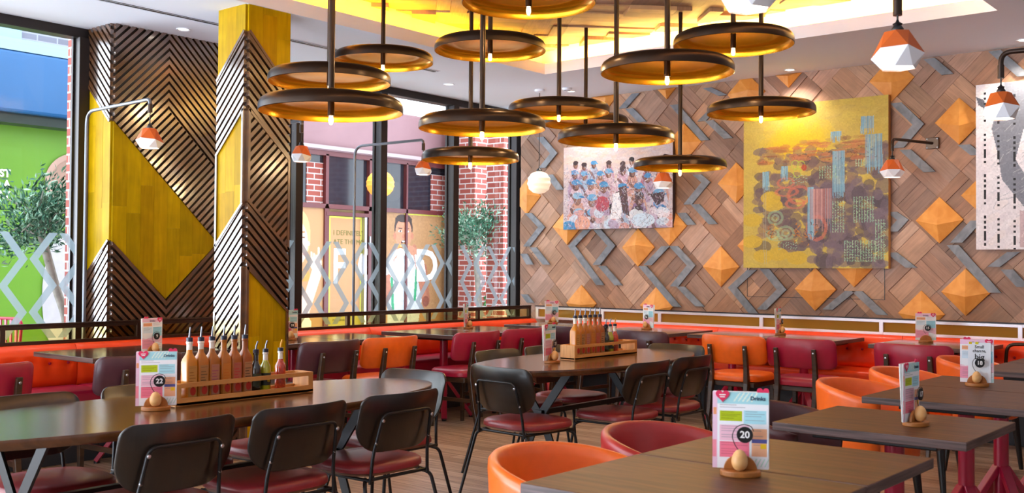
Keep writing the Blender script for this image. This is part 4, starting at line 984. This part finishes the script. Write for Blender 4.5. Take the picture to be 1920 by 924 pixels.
# menu cards -------------------------------------------------------
def card_paint(kind):
    p = Paint(.155, .215, .0022, '#f4f3f6'); w, h = .155, .215
    def lines(x0, x1, y0, y1, n, c='#7a7680'):
        for k in range(n): y = y1-(y1-y0)*k/n; p.rect(x0, y-.0012, x0+(x1-x0)*(.65+.35*((k*5) % 3)/2), y+.0008, c, .45)
    if kind == 'drinks':
        p.rect(0, 0, .014, h, '#f0c8dc'); p.poly([(.014, .182), (.155, .182), (.155, .215), (.014, .215)], '#a8dce2')
        for k in range(5): p.line(.06+.012*k, .19, .075+.012*k, .212, .004, '#e4f0e4')
        lines(.02, .09, .166, .178, 2, '#504a58'); p.rect(.02, .132, .082, .162, '#b8c818'); lines(.024, .078, .136, .158, 4, '#5a6410'); p.rect(.086, .126, .148, .164, '#aee0ea'); lines(.09, .144, .13, .16, 5)
        p.rect(.02, .078, .102, .122, '#f4c2d2'); lines(.024, .098, .082, .118, 6); p.rect(.02, .03, .102, .076, '#f27c94'); lines(.024, .098, .036, .072, 6, '#b84a60'); p.rect(.108, .036, .150, .112, '#f4b48c'); lines(.112, .146, .06, .108, 6)
        p.rect(.108, .074, .150, .084, '#5a5a9a'); p.rect(.132, .058, .148, .072, '#f0c020'); p.rect(.001, .03, .011, .08, '#f490a0'); p.rect(.002, .15, .010, .17, '#f0a070')
        for k in range(4): p.line(.112+.011*k, .008, .122+.011*k, .028, .003, '#c4e4d4')
    else:
        p.rect(0, .19, w, h, '#f0c4da'); p.rect(.008, .165, .075, .185, '#f2a878'); lines(.012, .07, .168, .182, 3); lines(.085, .148, .165, .185, 4)
        p.rect(.008, .12, .075, .158, '#d8e8f2'); lines(.012, .07, .122, .156, 5); p.rect(.082, .10, .150, .158, '#9cd8ea'); lines(.088, .146, .104, .154, 7)
        p.rect(.0, .02, .1, .08, '#f4a0b8'); p.poly([(0, .08), (.155, .1), (.155, .05), (0, .09)], '#f6ccd8'); lines(.012, .09, .026, .07, 6); lines(.1, .15, .02, .085, 8); p.rect(.1, .0, .155, .02, '#d2ecec')
    return p
cp_ = {k: card_paint(k) for k in ('drinks', 'food')}
def heart(m, name, parent, cx, cz, s, y):
    P = []
    for i in range(40):
        t = 2*PI*i/40; P.append((cx+s*.0625*16*math.sin(t)**3, cz+s*.0625*(13*math.cos(t)-5*math.cos(2*t)-2*math.cos(3*t)-math.cos(4*t))))
    b = MB(); b.prism(P, lambda u, v, t: (u, y-t, v), 0, .002); return b.build(name, m, parent)
M_HEART = mat('heart_pink', '#e0305c', .5)
def make_card(kind, label):
    t = thing('menu_card', label, 'menu', (0, 0, 0), 0, 'menu cards in the table stands')
    MB().box((0, .002, .1075), (.155, .0016, .215)).build('sheet', M_WHITEPRINT, t)
    MB().box((.002, .012, .1085), (.155, .0016, .215), 0, Matrix.Rotation(-.05, 3, 'X')).build('rear_sheet', M_WHITEPRINT, t)
    cp_[kind].build('printed_face', M_PRINT, t, lambda u, v: (u-.0775, .0009, v))
    hx = -.05 if kind == 'drinks' else .056
    h_ = heart(M_HEART, 'heart_sticker', t, hx, .205, .019, .0); heart(M_HEART, 'heart_sticker', t, -hx+.012 if kind == 'drinks' else -.045, .215, .017, .006)
    MB().box((hx, -.0026, .207), (.018, .0008, .003)).box((hx, -.0026, .201), (.014, .0008, .0025)).build('heart_lettering', M_WHITEPRINT, h_)
    text_mesh('Drinks', .0155, 'heading', mat('heading_ink', '#20405a', .6), t, (.048 if kind == 'drinks' else .0, -.0002, .198), (PI/2, 0, 0), .0003, bold=.0003)
    if kind == 'leaflet': pass
    return t
def make_stand(num, label, pos, rz, egg=True):
    t = thing('table_number_stand', label, 'table number', pos, rz, 'egg table number stands')
    P = [(.056*math.cos(a), -.012+.046*math.sin(a)) for a in [2*PI*i/40 for i in range(40)]]
    MB().prism(P, lambda u, v, q: (u, v, q), 0, .016).build('base', M_TRAYWOOD, t, bevel=.003)
    Q = [(.046*math.cos(PI*i/20), .016+.042*math.sin(PI*i/20)) for i in range(21)]
    MB().prism(Q, lambda u, v, q: (u, -.004-q, v), 0, .010).build('back_plate', M_TRAYWOOD, t, bevel=.002)
    if egg: MB().lathe([(.0001, .0)]+[(.0225*math.sin(PI*k/16)*(1+.10*math.cos(PI*k/16)), .030-.030*math.cos(PI*k/16)) for k in range(1, 16)]+[(.0001, .060)], 24, c=(-.002, -.030, .0155)).build('egg', M_EGG, t, 60)
    c, r = (.012, .116), .026
    pts = [(-.004, -.024, .07), (-.016, -.024, .088), (-.024, -.024, .112), (-.014, -.024, .136), (.008, -.024, .146), (.030, -.024, .140), (.036, -.024, .126)]
    MB().tube(arc_path(pts, .02, 4), .0013, 6).build('wire', M_BRASSY, t, 60)
    d = MB(); d.prism([(c[0]+.0225*math.cos(2*PI*i/32), c[1]+.0225*math.sin(2*PI*i/32)) for i in range(32)], lambda u, v, q: (u, -.022-q, v), 0, .006); dd = d.build('number_disc', M_BLACK, t, bevel=.001)
    text_mesh(num, .027, 'number', M_WHITEPRINT, dd, (c[0], -.0284, c[1]), (PI/2, 0, 0), .0003, bold=.0006)
    return t
def toward(p, off): return math.atan2(-p[0], p[1])*1.0 + 0 + off    # local -Y towards the camera, then turned by off
crd = {k: make_card(k, 'x') for k in ('drinks', 'food')}; crd_used = set()
STANDS = [('22', (-3.765, 2.34), .0, 'drinks', 'on the front oval table'), ('9', (-6.13, 3.78), .65, 'food', 'on the window table left of the column'), ('10', (-6.52, 5.20), .5, 'drinks', 'on the table just right of the column'),
          ('11', (-6.60, 7.36), 1.35, 'drinks', 'at the window tables before the brick pier'), ('12', (-6.55, 8.62), .5, 'food', 'on the corner table'), ('21', (-3.87, 5.08), 1.1, 'drinks', 'on the middle oval table'),
          ('16', (-5.32, 8.50), -.9, 'food', 'on the table under the crowd painting'), ('14', (-4.06, 8.66), 1.3, 'drinks', 'under the yellow canvas'), ('15', (-2.78, 8.62), .1, 'food', 'on the table right of the yellow canvas'),
          ('18', (-1.545, 5.57), .05, 'food', 'on the walnut pair at right'), ('17', (-1.335, 3.99), 1.2, 'drinks', 'on the lone walnut table'), ('20', (-1.382, 2.70), .0, 'drinks', 'in the foreground')]
for num, (x, y), off, kind, where in STANDS:
    rz = math.atan2(-x, y)+off
    if num == '15': make_stand(num, 'rounded wooden stand number 15, no egg showing, right of the yellow canvas', (x, y, .75), rz, False)
    else: make_stand(num, 'wooden egg stand with black disc number %s %s' % (num, where), (x, y, .75), rz)
    px, py = x-math.sin(rz)*.004, y+math.cos(rz)*.004
    lb = ('pale ' if kind == 'food' else 'colourful ')+'menu card in the number %s stand %s' % (num, where)
    o = crd[kind] if kind not in crd_used else dup(crd[kind], (0, 0, 0), 0, lb)
    crd_used.add(kind); o.location = (px, py, .766); o.rotation_euler = (0, 0, rz); o['label'] = lb
x, y = -1.545, 5.57; rz = math.atan2(-x, y)+.05
lf = thing('leaflet', 'white leaflet reading Small change big in front of the menu at number 18', 'leaflet', (x-math.sin(rz)*.0, y+math.cos(rz)*.0, .767), rz)
MB().box((.012, -.0015, .10), (.105, .0012, .20)).build('sheet', mat('leaflet_paper', '#eceef2', .6), lf)
for tx, s_, z in (('Small', .021, .178), ('change,', .021, .158), ('big', .040, .128)): text_mesh(tx, s_, 'lettering', M_BLACK, lf, (.012, -.0024, z), (PI/2, 0, 0), .0003, bold=.0004)
for q, c_ in ((-.03, '#e8c020'), (.0, '#e0d020')): MB().box((q, -.003, .197), (.014, .001, .012)).build('clip_tab', mat('tab_'+c_[1:], c_, .5), lf)
# ================================================================ bronze disc pendants
def make_disc(label):
    t = thing('disc_pendant', label, 'pendant lamp', (0, 0, 0), 0, 'bronze disc pendants under the coffer')
    R = .37
    m = MB(); m.lathe([(.0001, .046), (.20, .044), (.31, .040), (.340, .034), (.358, .022), (.3675, .006), (.370, -.010), (.370, -.034), (.3665, -.036)], 72); m.build('shade', M_BRONZE, t, 60)
    m = MB(); m.lathe([(.3665, -.036), (.3655, -.012), (.356, .006), (.338, .018), (.310, .022), (.285, .016), (.262, .012), (.235, .018), (.16, .030), (.0001, .034)], 72); m.build('reflector', M_GOLD, t, 60)
    MB().tube([(0, 0, -.052), (0, 0, .036)], .0175, 16).build('lamp_holder', M_BRONZE, t, 50)
    prof = [(.0001, -.098), (.006, -.096), (.0105, -.088), (.0125, -.078), (.0115, -.066), (.0095, -.052), (.0001, -.052)]
    MB().lathe(prof, 16).build('bulb', M_BULB, t, 60)
    MB().tube([(0, 0, .043), (0, 0, 1.0)], .0165, 14).build('rod', M_BRONZE, t, 50)
    MB().lathe([(.035, .042), (.035, .052), (.02, .058), (.0165, .07)], 20).build('collar', M_BRONZE, t, 50)
    return t
DISCS = [(-4.144, 3.56, 2.155, 'bronze disc pendant nearest the camera, lowest and farthest left'),
    (-4.895, 4.191, 2.475, 'bronze disc pendant partly hidden behind the nearest left disc, just above it'),
    (-5.632, 5.33, 2.865, 'bronze disc pendant highest at left, over the white ceiling beside the coffer edge'),
    (-4.516, 5.245, 2.795, 'bronze disc pendant high in the middle left, two rods passing in front'),
    (-3.58, 4.48, 2.815, 'bronze disc pendant cut by the top edge of the photo'),
    (-4.005, 4.585, 2.167, 'large bronze disc pendant low in the centre, above the smaller one by the bricks'),
    (-5.279, 5.911, 2.170, 'bronze disc pendant lowest in front of the brick pier window'),
    (-4.583, 6.097, 2.492, 'bronze disc pendant in front of the far corner, its rod left of a thinner one'),
    (-5.25, 7.37, 2.600, 'bronze disc pendant farthest back, mostly hidden behind two other discs'),
    (-3.698, 5.523, 2.168, 'bronze disc pendant hanging before the top of the crowd painting'),
    (-3.029, 5.031, 2.449, 'bronze disc pendant large in the centre right, in front of the white ceiling band'),
    (-3.064, 5.876, 2.752, 'bronze disc pendant high at right below the white pendant shade'),
    (-3.271, 6.683, 2.440, 'bronze disc pendant overlapping the top left of the yellow canvas'),
    (-4.286, 7.322, 2.168, 'bronze disc pendant lowest at right, overlapping the right side of the crowd painting')]
dp = make_disc('x'); protos = {}
for i, (x, y, z, lb) in enumerate(DISCS):
    o = dp if i == 0 else dup(dp, (x, y, z), 0, lb)
    o.location = (x, y, z); o['label'] = lb
    for c in o.children:
        if c.name.startswith('rod'):
            c.scale = (1, 1, (zt-.012-z-.043)/.957); c.location = (0, 0, .043-.043*c.scale[2])
    pl = bpy.data.lights.new('disc_bulb_light', 'POINT'); pl.energy = 6.5; pl.color = (1, .72, .38); pl.shadow_soft_size = .012
    po = bpy.data.objects.new('disc_bulb_light', pl); po.location = (x, y, z-.112); COL.objects.link(po)

# ================================================================ faceted lamps
def faceted(t, c, W, tw, ph=.3):
    """orange-over-white faceted shade centred at c (local), widest radius W/2"""
    n = 6; r = W/2; mid = [(c[0]+r*math.cos(ph+2*PI*i/n), c[1]+r*math.sin(ph+2*PI*i/n), c[2]-.13*r+.8*tw*math.cos(2*PI*i/n+ph+1.2)) for i in range(n)]
    top = [(c[0]+r*.52*math.cos(ph+2*PI*(i+.5)/n), c[1]+r*.52*math.sin(ph+2*PI*(i+.5)/n), c[2]+r*.80) for i in range(n)]
    bot = [(c[0]+r*.70*math.cos(ph+2*PI*(i+.5)/n), c[1]+r*.70*math.sin(ph+2*PI*(i+.5)/n), c[2]-r*.62) for i in range(n)]
    cap = [(c[0]+r*.25*math.cos(ph+2*PI*(i+.5)/n), c[1]+r*.25*math.sin(ph+2*PI*(i+.5)/n), c[2]+r*.86) for i in range(n)]
    def zig(lo, hi): return [f for i in range(n) for f in ((i, n+i, (i+1) % n), ((i+1) % n, n+i, n+(i+1) % n))]
    m = MB(); m.add(mid+top, zig(0, 0)); m.add(top+cap, [(i, (i+1) % n, n+(i+1) % n, n+i) for i in range(n)]+[tuple(range(n, 2*n))]); m.build('shade_top', M_SHADEORANGE, t)
    m = MB(); m.add(mid+bot, zig(0, 0)); m.build('shade_skirt', M_SHADEWHITE, t)
    m = MB(); m.add([(b[0]*.96+c[0]*.04, b[1]*.96+c[1]*.04, b[2]+.004) for b in bot], [tuple(range(n))]); m.build('diffuser', M_LAMPGLOW, t)
    MB().lathe([(.019, r*.84), (.021, r*.92), (.015, r*1.02), (.013, r*1.06), (.017, r*1.12), (.006, r*1.2), (.003, r*1.3)], 16, c=c).build('lamp_holder', M_BLACK, t, 50)
def lamp_light(p, e):
    l = bpy.data.lights.new('shade_lamp', 'SPOT'); l.energy = e; l.color = (1, .93, .84); l.spot_size = 2.4; l.spot_blend = .6; l.shadow_soft_size = .05
    o = bpy.data.objects.new('shade_lamp', l); o.location = p; COL.objects.link(o)
def pole_lamp(label, base, arm, zarm, zdrop, zshade, W, tw, ph, metal, energy=2, foot=True):
    """pole at base=(x,y), arm=(dx,dy) to the shade"""
    t = thing('pole_lamp', label, 'lamp', (base[0], base[1], 0)); dx, dy = arm
    MB().tube(arc_path([(0, 0, .02), (0, 0, zarm), (dx, dy, zarm+.012), (dx, dy, zdrop)], .10, 8), .0125, 12).build('pole', metal, t, 60)
    MB().tube([(dx, dy, zdrop-.012), (dx, dy, zdrop+.05)], .0155, 14).build('arm_tip', M_BRASSY, t, 50)
    if foot: MB().lathe([(.0001, .0), (.05, 0), (.05, .012), (.02, .022), (.0001, .022)], 28).build('foot', metal, t, 40)
    MB().tube([(dx, dy, zdrop), (dx, dy, zshade+W/2*1.1)], .0035, 6).build('cord', M_BLACK, t)
    faceted(t, (dx, dy, zshade), W, tw, ph); lamp_light((base[0]+dx, base[1]+dy, zshade-W*.34), energy); return t
pole_lamp('orange and white faceted lamp on a grey pole, leftmost, before the timber pier', (-7.23, 3.90), (.835, 0), 2.44, 2.37, 2.175, .185, .022, .9, M_POLE)
pole_lamp('orange and white faceted pole lamp just right of the column', (-7.23, 5.20), (.835, 0), 2.44, 2.37, 2.185, .17, .022, .4, M_POLE)
pole_lamp('orange and white faceted lamp on the grey pole in front of the middle window', (-7.23, 6.50), (.80, .08), 2.43, 2.36, 2.185, .165, .022, .2, M_POLE)
pole_lamp('faceted lamp at the right edge in front of the black and white canvas', (-.50, 5.42), (-.88, -.04), 2.37, 2.27, 2.115, .178, .03, .9, M_BRASSY)
pole_lamp('large orange and white faceted lamp hanging alone at upper right', (-.30, 3.60), (-.955, -.0), 2.50, 2.215, 2.075, .176, .03, .2, M_BRASSY)
pole_lamp('white faceted shade cut off by the top edge of the photo', (-.10, 2.82), (-1.32, .0), 2.52, 2.30, 2.150, .178, .02, .6, M_BRASSY)
def sconce(label, x, z, dx, W, ph):
    t = thing('wall_lamp', label, 'wall lamp', (x, 9.055, z))
    m = MB().box((0, .0, 0), (.105, .016, .095)); m.build('wall_plate', mat('sconce_plate', '#54463c', .35, .7), t, bevel=.003)
    for a in (-.042, .042):
        for b in (-.037, .037): MB().lathe([(.0001, .004), (.005, .003), (.006, 0)], 8).build('screw', M_STEEL, t).matrix_local = Matrix.Translation((a, -.008, b)) @ Matrix.Rotation(PI/2, 4, 'X')
    MB().tube(arc_path([(0, -.005, 0), (dx, -.50, .0), (dx, -.50, -.10)], .07, 8), .0125, 12).build('arm', M_BRASSY, t, 60)
    MB().tube([(dx, -.50, -.09), (dx, -.50, -.20)], .0035, 6).build('cord', M_BLACK, t)
    faceted(t, (dx, -.50, -.255), W, .016, ph); lamp_light((x+dx, 8.555, z-.255-W*.34), 6)
sconce('orange and white wall lamp right of the big yellow canvas', -2.865, 2.40, -.16, .20, .5)
sconce('orange and white wall lamp at the right edge of the crowd painting', -5.22, 2.405, .03, .20, .9)
# ribbed white globe
t = thing('globe_pendant', 'white ribbed glass globe hanging in the far corner beside the plank wall', 'pendant lamp', (-6.53, 8.36, 2.19))
prof = [(.03, .118)]+[(.118*math.sin(PI*k/24)**.8*(1+.04*math.sin(k*PI/2)), .112*math.cos(PI*k/24)) for k in range(1, 24)]+[(.0001, -.116)]
MB().lathe(prof, 28).build('glass_globe', mat('globe_glass', '#f2e4d0', .3, emit='#ffe8c8', estr=.45), t, 25)
MB().lathe([(.03, .112), (.03, .125), (.012, .145), (.004, .15)], 16).build('cap', M_BLACK, t, 40)
MB().tube([(0, 0, .14), (0, 0, H-2.19-.03)], .004, 6).build('cord', M_BLACK, t)
MB().lathe([(.0001, H-2.19), (.05, H-2.19), (.05, H-2.19-.02), (.02, H-2.19-.034), (.0001, H-2.19-.034)], 24).build('ceiling_rose', M_WHITE, t, 40)
def sprinkler():
    t = thing('smoke_detector', 'small white smoke detector on the ceiling near the far corner', 'smoke detector', (-6.25, 8.45, H))
    MB().lathe([(.0001, 0), (.05, 0), (.05, -.016), (.035, -.03), (.0001, -.032)], 24).build('housing', M_WHITE, t, 40)
    MB().lathe([(.036, -.022), (.040, -.024), (.036, -.030)], 20).build('vent_ring', M_BLACK, t, 40)
sprinkler()

# ================================================================ paintings on the plank wall
def canvas(name, label, P, x0, z0, yface, depth, edge_m, tilt=0.):
    t = thing(name, label, 'painting', (x0, yface, z0))
    MB().box((P.w/2, depth/2, P.h/2), (P.w, depth, P.h)).build('stretcher_frame', edge_m, t)
    P.build('painted_face', M_PAINT, t, lambda u, v: (u, -.0012, v)); return t
rg = random.Random(21)
p = Paint(1.345, .878, .006, '#cfbcbc'); w, h = p.w, p.h
for k in range(500):
    x, y = rg.uniform(0, w), rg.uniform(.55*h, h); p.ell(x, y, rg.uniform(.02, .07), rg.uniform(.006, .02), rg.choice(('#e2d2d0', '#d8bfb8', '#e0c8b8', '#cfc4cc', '#dcb8a4')), rg.uniform(-.4, .4), .5)
CL = ['#d8d4dc', '#c8c4d0', '#d0a8b8', '#c094a8', '#a0b4cc', '#b098b0', '#b86a78', '#d4b8c0', '#88688a', '#cc9884', '#9a8098']
CAPC = ['#4a8fc4', '#3a7cb4', '#6aa6d0', '#8fb8d4']; SK = ['#5a3a34', '#7a5246', '#6a4640', '#8a6254']
rows = [(.74, .040, 8, .8), (.63, .048, 8, .9), (.49, .058, 6, 1.), (.34, .066, 5, 1.15), (.17, .072, 5, 1.3)]
for rz_, hr, n, s_ in rows:
    for k in range(n):
        x = w*(k+.5)/n*.94+.03*w+rg.uniform(-.05, .05); y = rz_*h+rg.uniform(-.035, .035)
        if rz_ > .6 and x > w*.75: y -= .08
        c = rg.choice(CL); bw = hr*1.75
        p.poly([(x-bw*.55, y-hr*.6), (x+bw*.55, y-hr*.6), (x+bw*1.05, y-hr*3.2), (x+bw*.9, y-hr*5), (x-bw*.95, y-hr*5), (x-bw*1.1, y-hr*3.0)], c)
        for q in range(14): p.line(x+rg.uniform(-bw, bw), y-hr*rg.uniform(1, 4.6), x+rg.uniform(-bw, bw), y-hr*rg.uniform(1, 4.8), rg.uniform(.004, .012), rg.choice(CL+['#7a6474', '#5a4a58', '#ffffff']), .6)
        p.line(x-bw*.7, y-hr*1.6, x+rg.uniform(-.2, .6)*bw, y-hr*3.4, hr*.55, rg.choice(SK), .85)
        p.ell(x, y, hr*.75, hr, rg.choice(SK)); p.ell(x+hr*.2, y-hr*.1, hr*.4, hr*.6, '#a87c68', 0, .6); p.line(x-hr*.35, y+hr*.1, x+hr*.4, y+hr*.12, .004, '#2a1a1a')
        if rg.random() < .6: p.ell(x, y+hr*.6, hr*.95, hr*.55, rg.choice(CAPC)); p.ell(x+hr*.8, y+hr*.4, hr*.6, hr*.16, rg.choice(CAPC), -.2)
        else: p.ell(x, y+hr*.6, hr*.85, hr*.6, rg.choice(('#2a1e22', '#3c2a2c', '#4a3434')))
for k in range(46):
    x, y = rg.uniform(0, w), rg.uniform(0, .2*h); p.ell(x, y, rg.uniform(.03, .09), rg.uniform(.02, .06), rg.choice(('#e8eef4', '#f2e8ee', '#d8a8a8', '#e49a84', '#c8b4cc', '#b89cb8', '#cfe0ee')), rg.uniform(-.8, .8), .8)
p.ell(.07, .03, .1, .06, '#3f8cbc'); p.ell(.25, .06, .1, .08, '#e8a890'); p.poly([(.6, .1), (.74, .1), (.75, .38), (.64, .36)], '#f4f0f2'); p.poly([(.70, .42), (.80, .44), (.84, .12), (.76, .16)], '#5a4040'); p.ell(.5, .26, .09, .08, '#b84a58'); p.ell(1.0, .08, .14, .07, '#d0e2f0'); p.ell(1.16, .24, .04, .03, '#5a9ad4'); p.poly([(1.08, .34), (1.26, .36), (1.24, .26), (1.16, .22)], '#4a3438')
for k in range(900):
    x, y = rg.uniform(0, w), rg.uniform(0, .74*h); p.line(x, y, x+rg.uniform(-.04, .04), y+rg.uniform(-.05, .05), rg.uniform(.003, .008), rg.choice(CL+['#6a5464', '#f8f4f6', '#8aa8c4', '#4a3a48']), .55)
p.noise(.04, 2)
for k in range(700):
    x, y = rg.uniform(0, w), rg.uniform(0, .72*h); a_ = rg.uniform(0, PI); L = rg.uniform(.008, .03)
    p.line(x, y, x+L*math.cos(a_), y+L*math.sin(a_), rg.uniform(.003, .007), rg.choice(('#4a3444', '#6a4a58', '#38262e', '#7a5a70', '#f2ecf0', '#b8c4d8')), .6)
p.a *= .80
canvas('crowd_painting', 'pastel painting of a seated crowd in blue caps on the plank wall', p, -6.695, 1.735, 9.0, .05, mat('canvas_edge_dark', '#3a2a2e', .5))
# big yellow abstract canvas
p = Paint(1.365, 1.50, .006, '#d0ac50'); w, h = p.w, p.h
def um(x, y): return x/761.*w*1.03-.02, (905-y)/893.*h
for k in range(700):
    x, y = rg.uniform(0, w), rg.uniform(0, h); p.ell(x, y, rg.uniform(.02, .10), rg.uniform(.01, .05), rg.choice(('#ccaa50', '#d6b458', '#c4a04c', '#d8b850', '#c4a258', '#d0aa4c')), rg.uniform(-.5, .5), .4)
for k in range(90):
    x, y = um(rg.gauss(300, 70), rg.gauss(220, 45)); p.ell(x, y, .09, .07, '#e8bc18', 0, .25)
for k in range(260):
    a, b = rg.uniform(90, 735), rg.uniform(260, 800)
    if a < 330 and b > 480 and rg.random() < .75 and a < 180: continue
    x, y = um(a, b); p.ell(x, y, rg.uniform(.03, .09), rg.uniform(.02, .06), rg.choice(('#6a5058', '#7c5e60', '#5a464e', '#8a6a62', '#9a7460', '#6e5a68')), rg.uniform(-.5, .5), .7)
for k in range(120):
    x, y = um(rg.uniform(380, 735), rg.uniform(470, 890)); p.ell(x, y, rg.uniform(.03, .08), rg.uniform(.03, .09), rg.choice(('#5e4c58', '#6c5664', '#7c6474', '#544450')), 0, .7)
for k in range(70):
    x, y = um(rg.uniform(90, 640), rg.uniform(215, 330)); p.ell(x, y, rg.uniform(.03, .12), rg.uniform(.008, .025), rg.choice(('#b4633a', '#c46a3c', '#8a5540', '#b88a4a', '#d07a50')), 0, .55)
for q in ((160, 520), (170, 560), (60, 640), (60, 760), (200, 830), (300, 850), (120, 840)):
    x, y = um(*q); p.ell(x, y, .10, .06, '#d9ad32', 0, .85)
for a, b, rx, ry in ((240, 440, .09, .05), (245, 490, .12, .045), (290, 555, .10, .05), (310, 510, .12, .09), (400, 690, .10, .12)):
    x, y = um(a, b); p.ring(x, y, rx, ry, '#d8705a', .72, .6)
for a, b, c_, d_ in ((480, 285, 540, 500), (640, 210, 720, 380), (620, 115, 680, 175), (470, 180, 525, 205), (355, 470, 385, 720), (115, 375, 150, 450), (215, 350, 250, 400)):
    x0, y0 = um(a, d_); x1, y1 = um(c_, b); p.rect(x0, y0, x1, y1, '#7aa4c4', .55)
    for k in range(24): xx = rg.uniform(x0, x1); p.line(xx, y1, xx+rg.uniform(-.01, .01), y0-rg.uniform(0, .06), .006, rg.choice(('#8ab4d4', '#6a94b8', '#9ac0d8')), .6)
x0, y0 = um(365, 640); x1, y1 = um(475, 480); p.rect(x0, y0, x1, y1, '#c87a78', .5)
for k in range(30): xx = rg.uniform(x0, x1); p.line(xx, y1, xx, y0-rg.uniform(0, .15), .005, rg.choice(('#d89a98', '#8a9cb4', '#b4706a')), .6)
for a, b, c_, d_ in ((480, 560, 545, 730), (585, 540, 680, 690), (540, 770, 690, 890), (690, 660, 735, 880), (200, 775, 300, 820), (265, 415, 350, 460), (415, 370, 505, 450), (595, 345, 645, 390)):
    n = int((d_-b)/14)
    for r_ in range(n):
        yy = b+r_*14; xx = a
        while xx < c_:
            x, y = um(xx, yy); L = rg.uniform(.008, .016); kk = rg.choice(('#a4c4a4', '#8ab494', '#b4ccac', '#94b8a8')); hh = rg.uniform(.012, .02)
            p.line(x, y, x, y+hh, .0045, kk, .8); p.line(x, y+rg.choice((0, hh, hh/2)), x+L, y+rg.choice((0, hh)), .0045, kk, .8); xx += 13
for a, b, rx, ry in ((185, 630, .08, .07), (240, 715, .09, .07), (170, 720, .07, .05), (200, 740, .10, .03)):
    x, y = um(a, b); p.ring(x, y, rx, ry, '#a8c4a0', .7, .4); p.ring(x, y, rx*.5, ry*.5, '#bcd0ac', .5, .35)
for a, b in ((150, 680), (300, 690), (345, 730), (395, 700), (160, 715)):
    for k in range(16): x, y = um(a+rg.gauss(0, 16), b+rg.gauss(0, 22)); p.line(x, y, x+rg.uniform(-.03, .03), y+rg.uniform(-.03, .03), .006, rg.choice(('#c8682a', '#d88a2a', '#3a2a2a')), .8)
for a, b, c_ in ((290, 345, '#b8c048'), (320, 350, '#b8c048'), (300, 390, '#b8c048')): x, y = um(a, b); p.ring(x, y, .04, .045, c_, .8, .8)
x, y = um(335, 362); p.ell(x, y, .025, .03, '#c03a2a', 0, .8)
for k in range(60):
    a = rg.uniform(100, 700); x, y = um(a, rg.uniform(260, 330)); p.line(x, y, x+rg.uniform(.004, .02), y+rg.uniform(-.012, .012), .004, '#4a2e26', .7)
for a in (120, 130): x0, y0 = um(a, 380); p.line(x0, y0, x0+.01, .04, .006, '#b4b0a4', .5)
p.noise(.04, 2)
p.a *= np.array([.88, .96, .85])
canvas('yellow_canvas', 'large yellow and mauve scribbled abstract canvas on the plank wall', p, -4.58, 1.34, 9.0, .05, mat('canvas_edge_wood', '#b4793a', .5))
# black and white canvas at the right
p = Paint(1.0, 1.345, .006, '#e4dcde'); w, h = p.w, p.h
for k in range(160): x, y = rg.uniform(0, w), rg.uniform(0, h); p.ell(x, y, .06, .03, rg.choice(('#ece6e8', '#dcd2d6', '#e8dcd8')), .6, .5)
p.poly([(.12, .98), (.22, 1.345), (1., 1.345), (1., 1.1), (.6, 1.0), (.36, .96), (.30, .72), (.42, .50), (.62, .42), (1., .36), (1., .2), (.6, .26), (.36, .34), (.2, .56), (.16, .8)], '#7c7e88'); p.poly([(0, 1.25), (.06, 1.22), (.1, 1.12), (.02, 1.18)], '#5a5c66')
for k in range(240):
    x, y = rg.uniform(.1, w), rg.uniform(.25, h); p.line(x, y, x+rg.uniform(.02, .1), y+rg.uniform(.01, .06), .005, rg.choice(('#9a9ca4', '#c4c4c8', '#b0b2b8', '#8c8e98')), .5)
p.poly([(.33, .02), (.33, .31), (1., .26), (1., .02)], '#c8aeb0')
for k in range(110): x, y = rg.uniform(.33, 1.), rg.uniform(.02, .29); p.line(x, y, x+rg.uniform(-.03, .06), y+rg.uniform(-.06, .06), .004, rg.choice(('#e4d4d4', '#a89096', '#f0e6e6')), .7)
for c_, x in enumerate((.07, .17, .29, .42, .49, .56, .66, .75, .85, .95)):
    for band in range(4):
        y = 1.28-.335*band-.02*(c_ % 3)
        for s_ in (.02, .02, .02, .075, .02): p.rect(x-.0085, y-s_, x+.0085, y, '#1c1a1e'); y -= s_+.022
p.noise(.05, 2)
canvas('dashed_canvas', 'white and grey abstract canvas with rows of black dashes at the right edge', p, -2.50, 1.50, 9.0, .05, mat('canvas_edge_white', '#d8d2d4', .5))
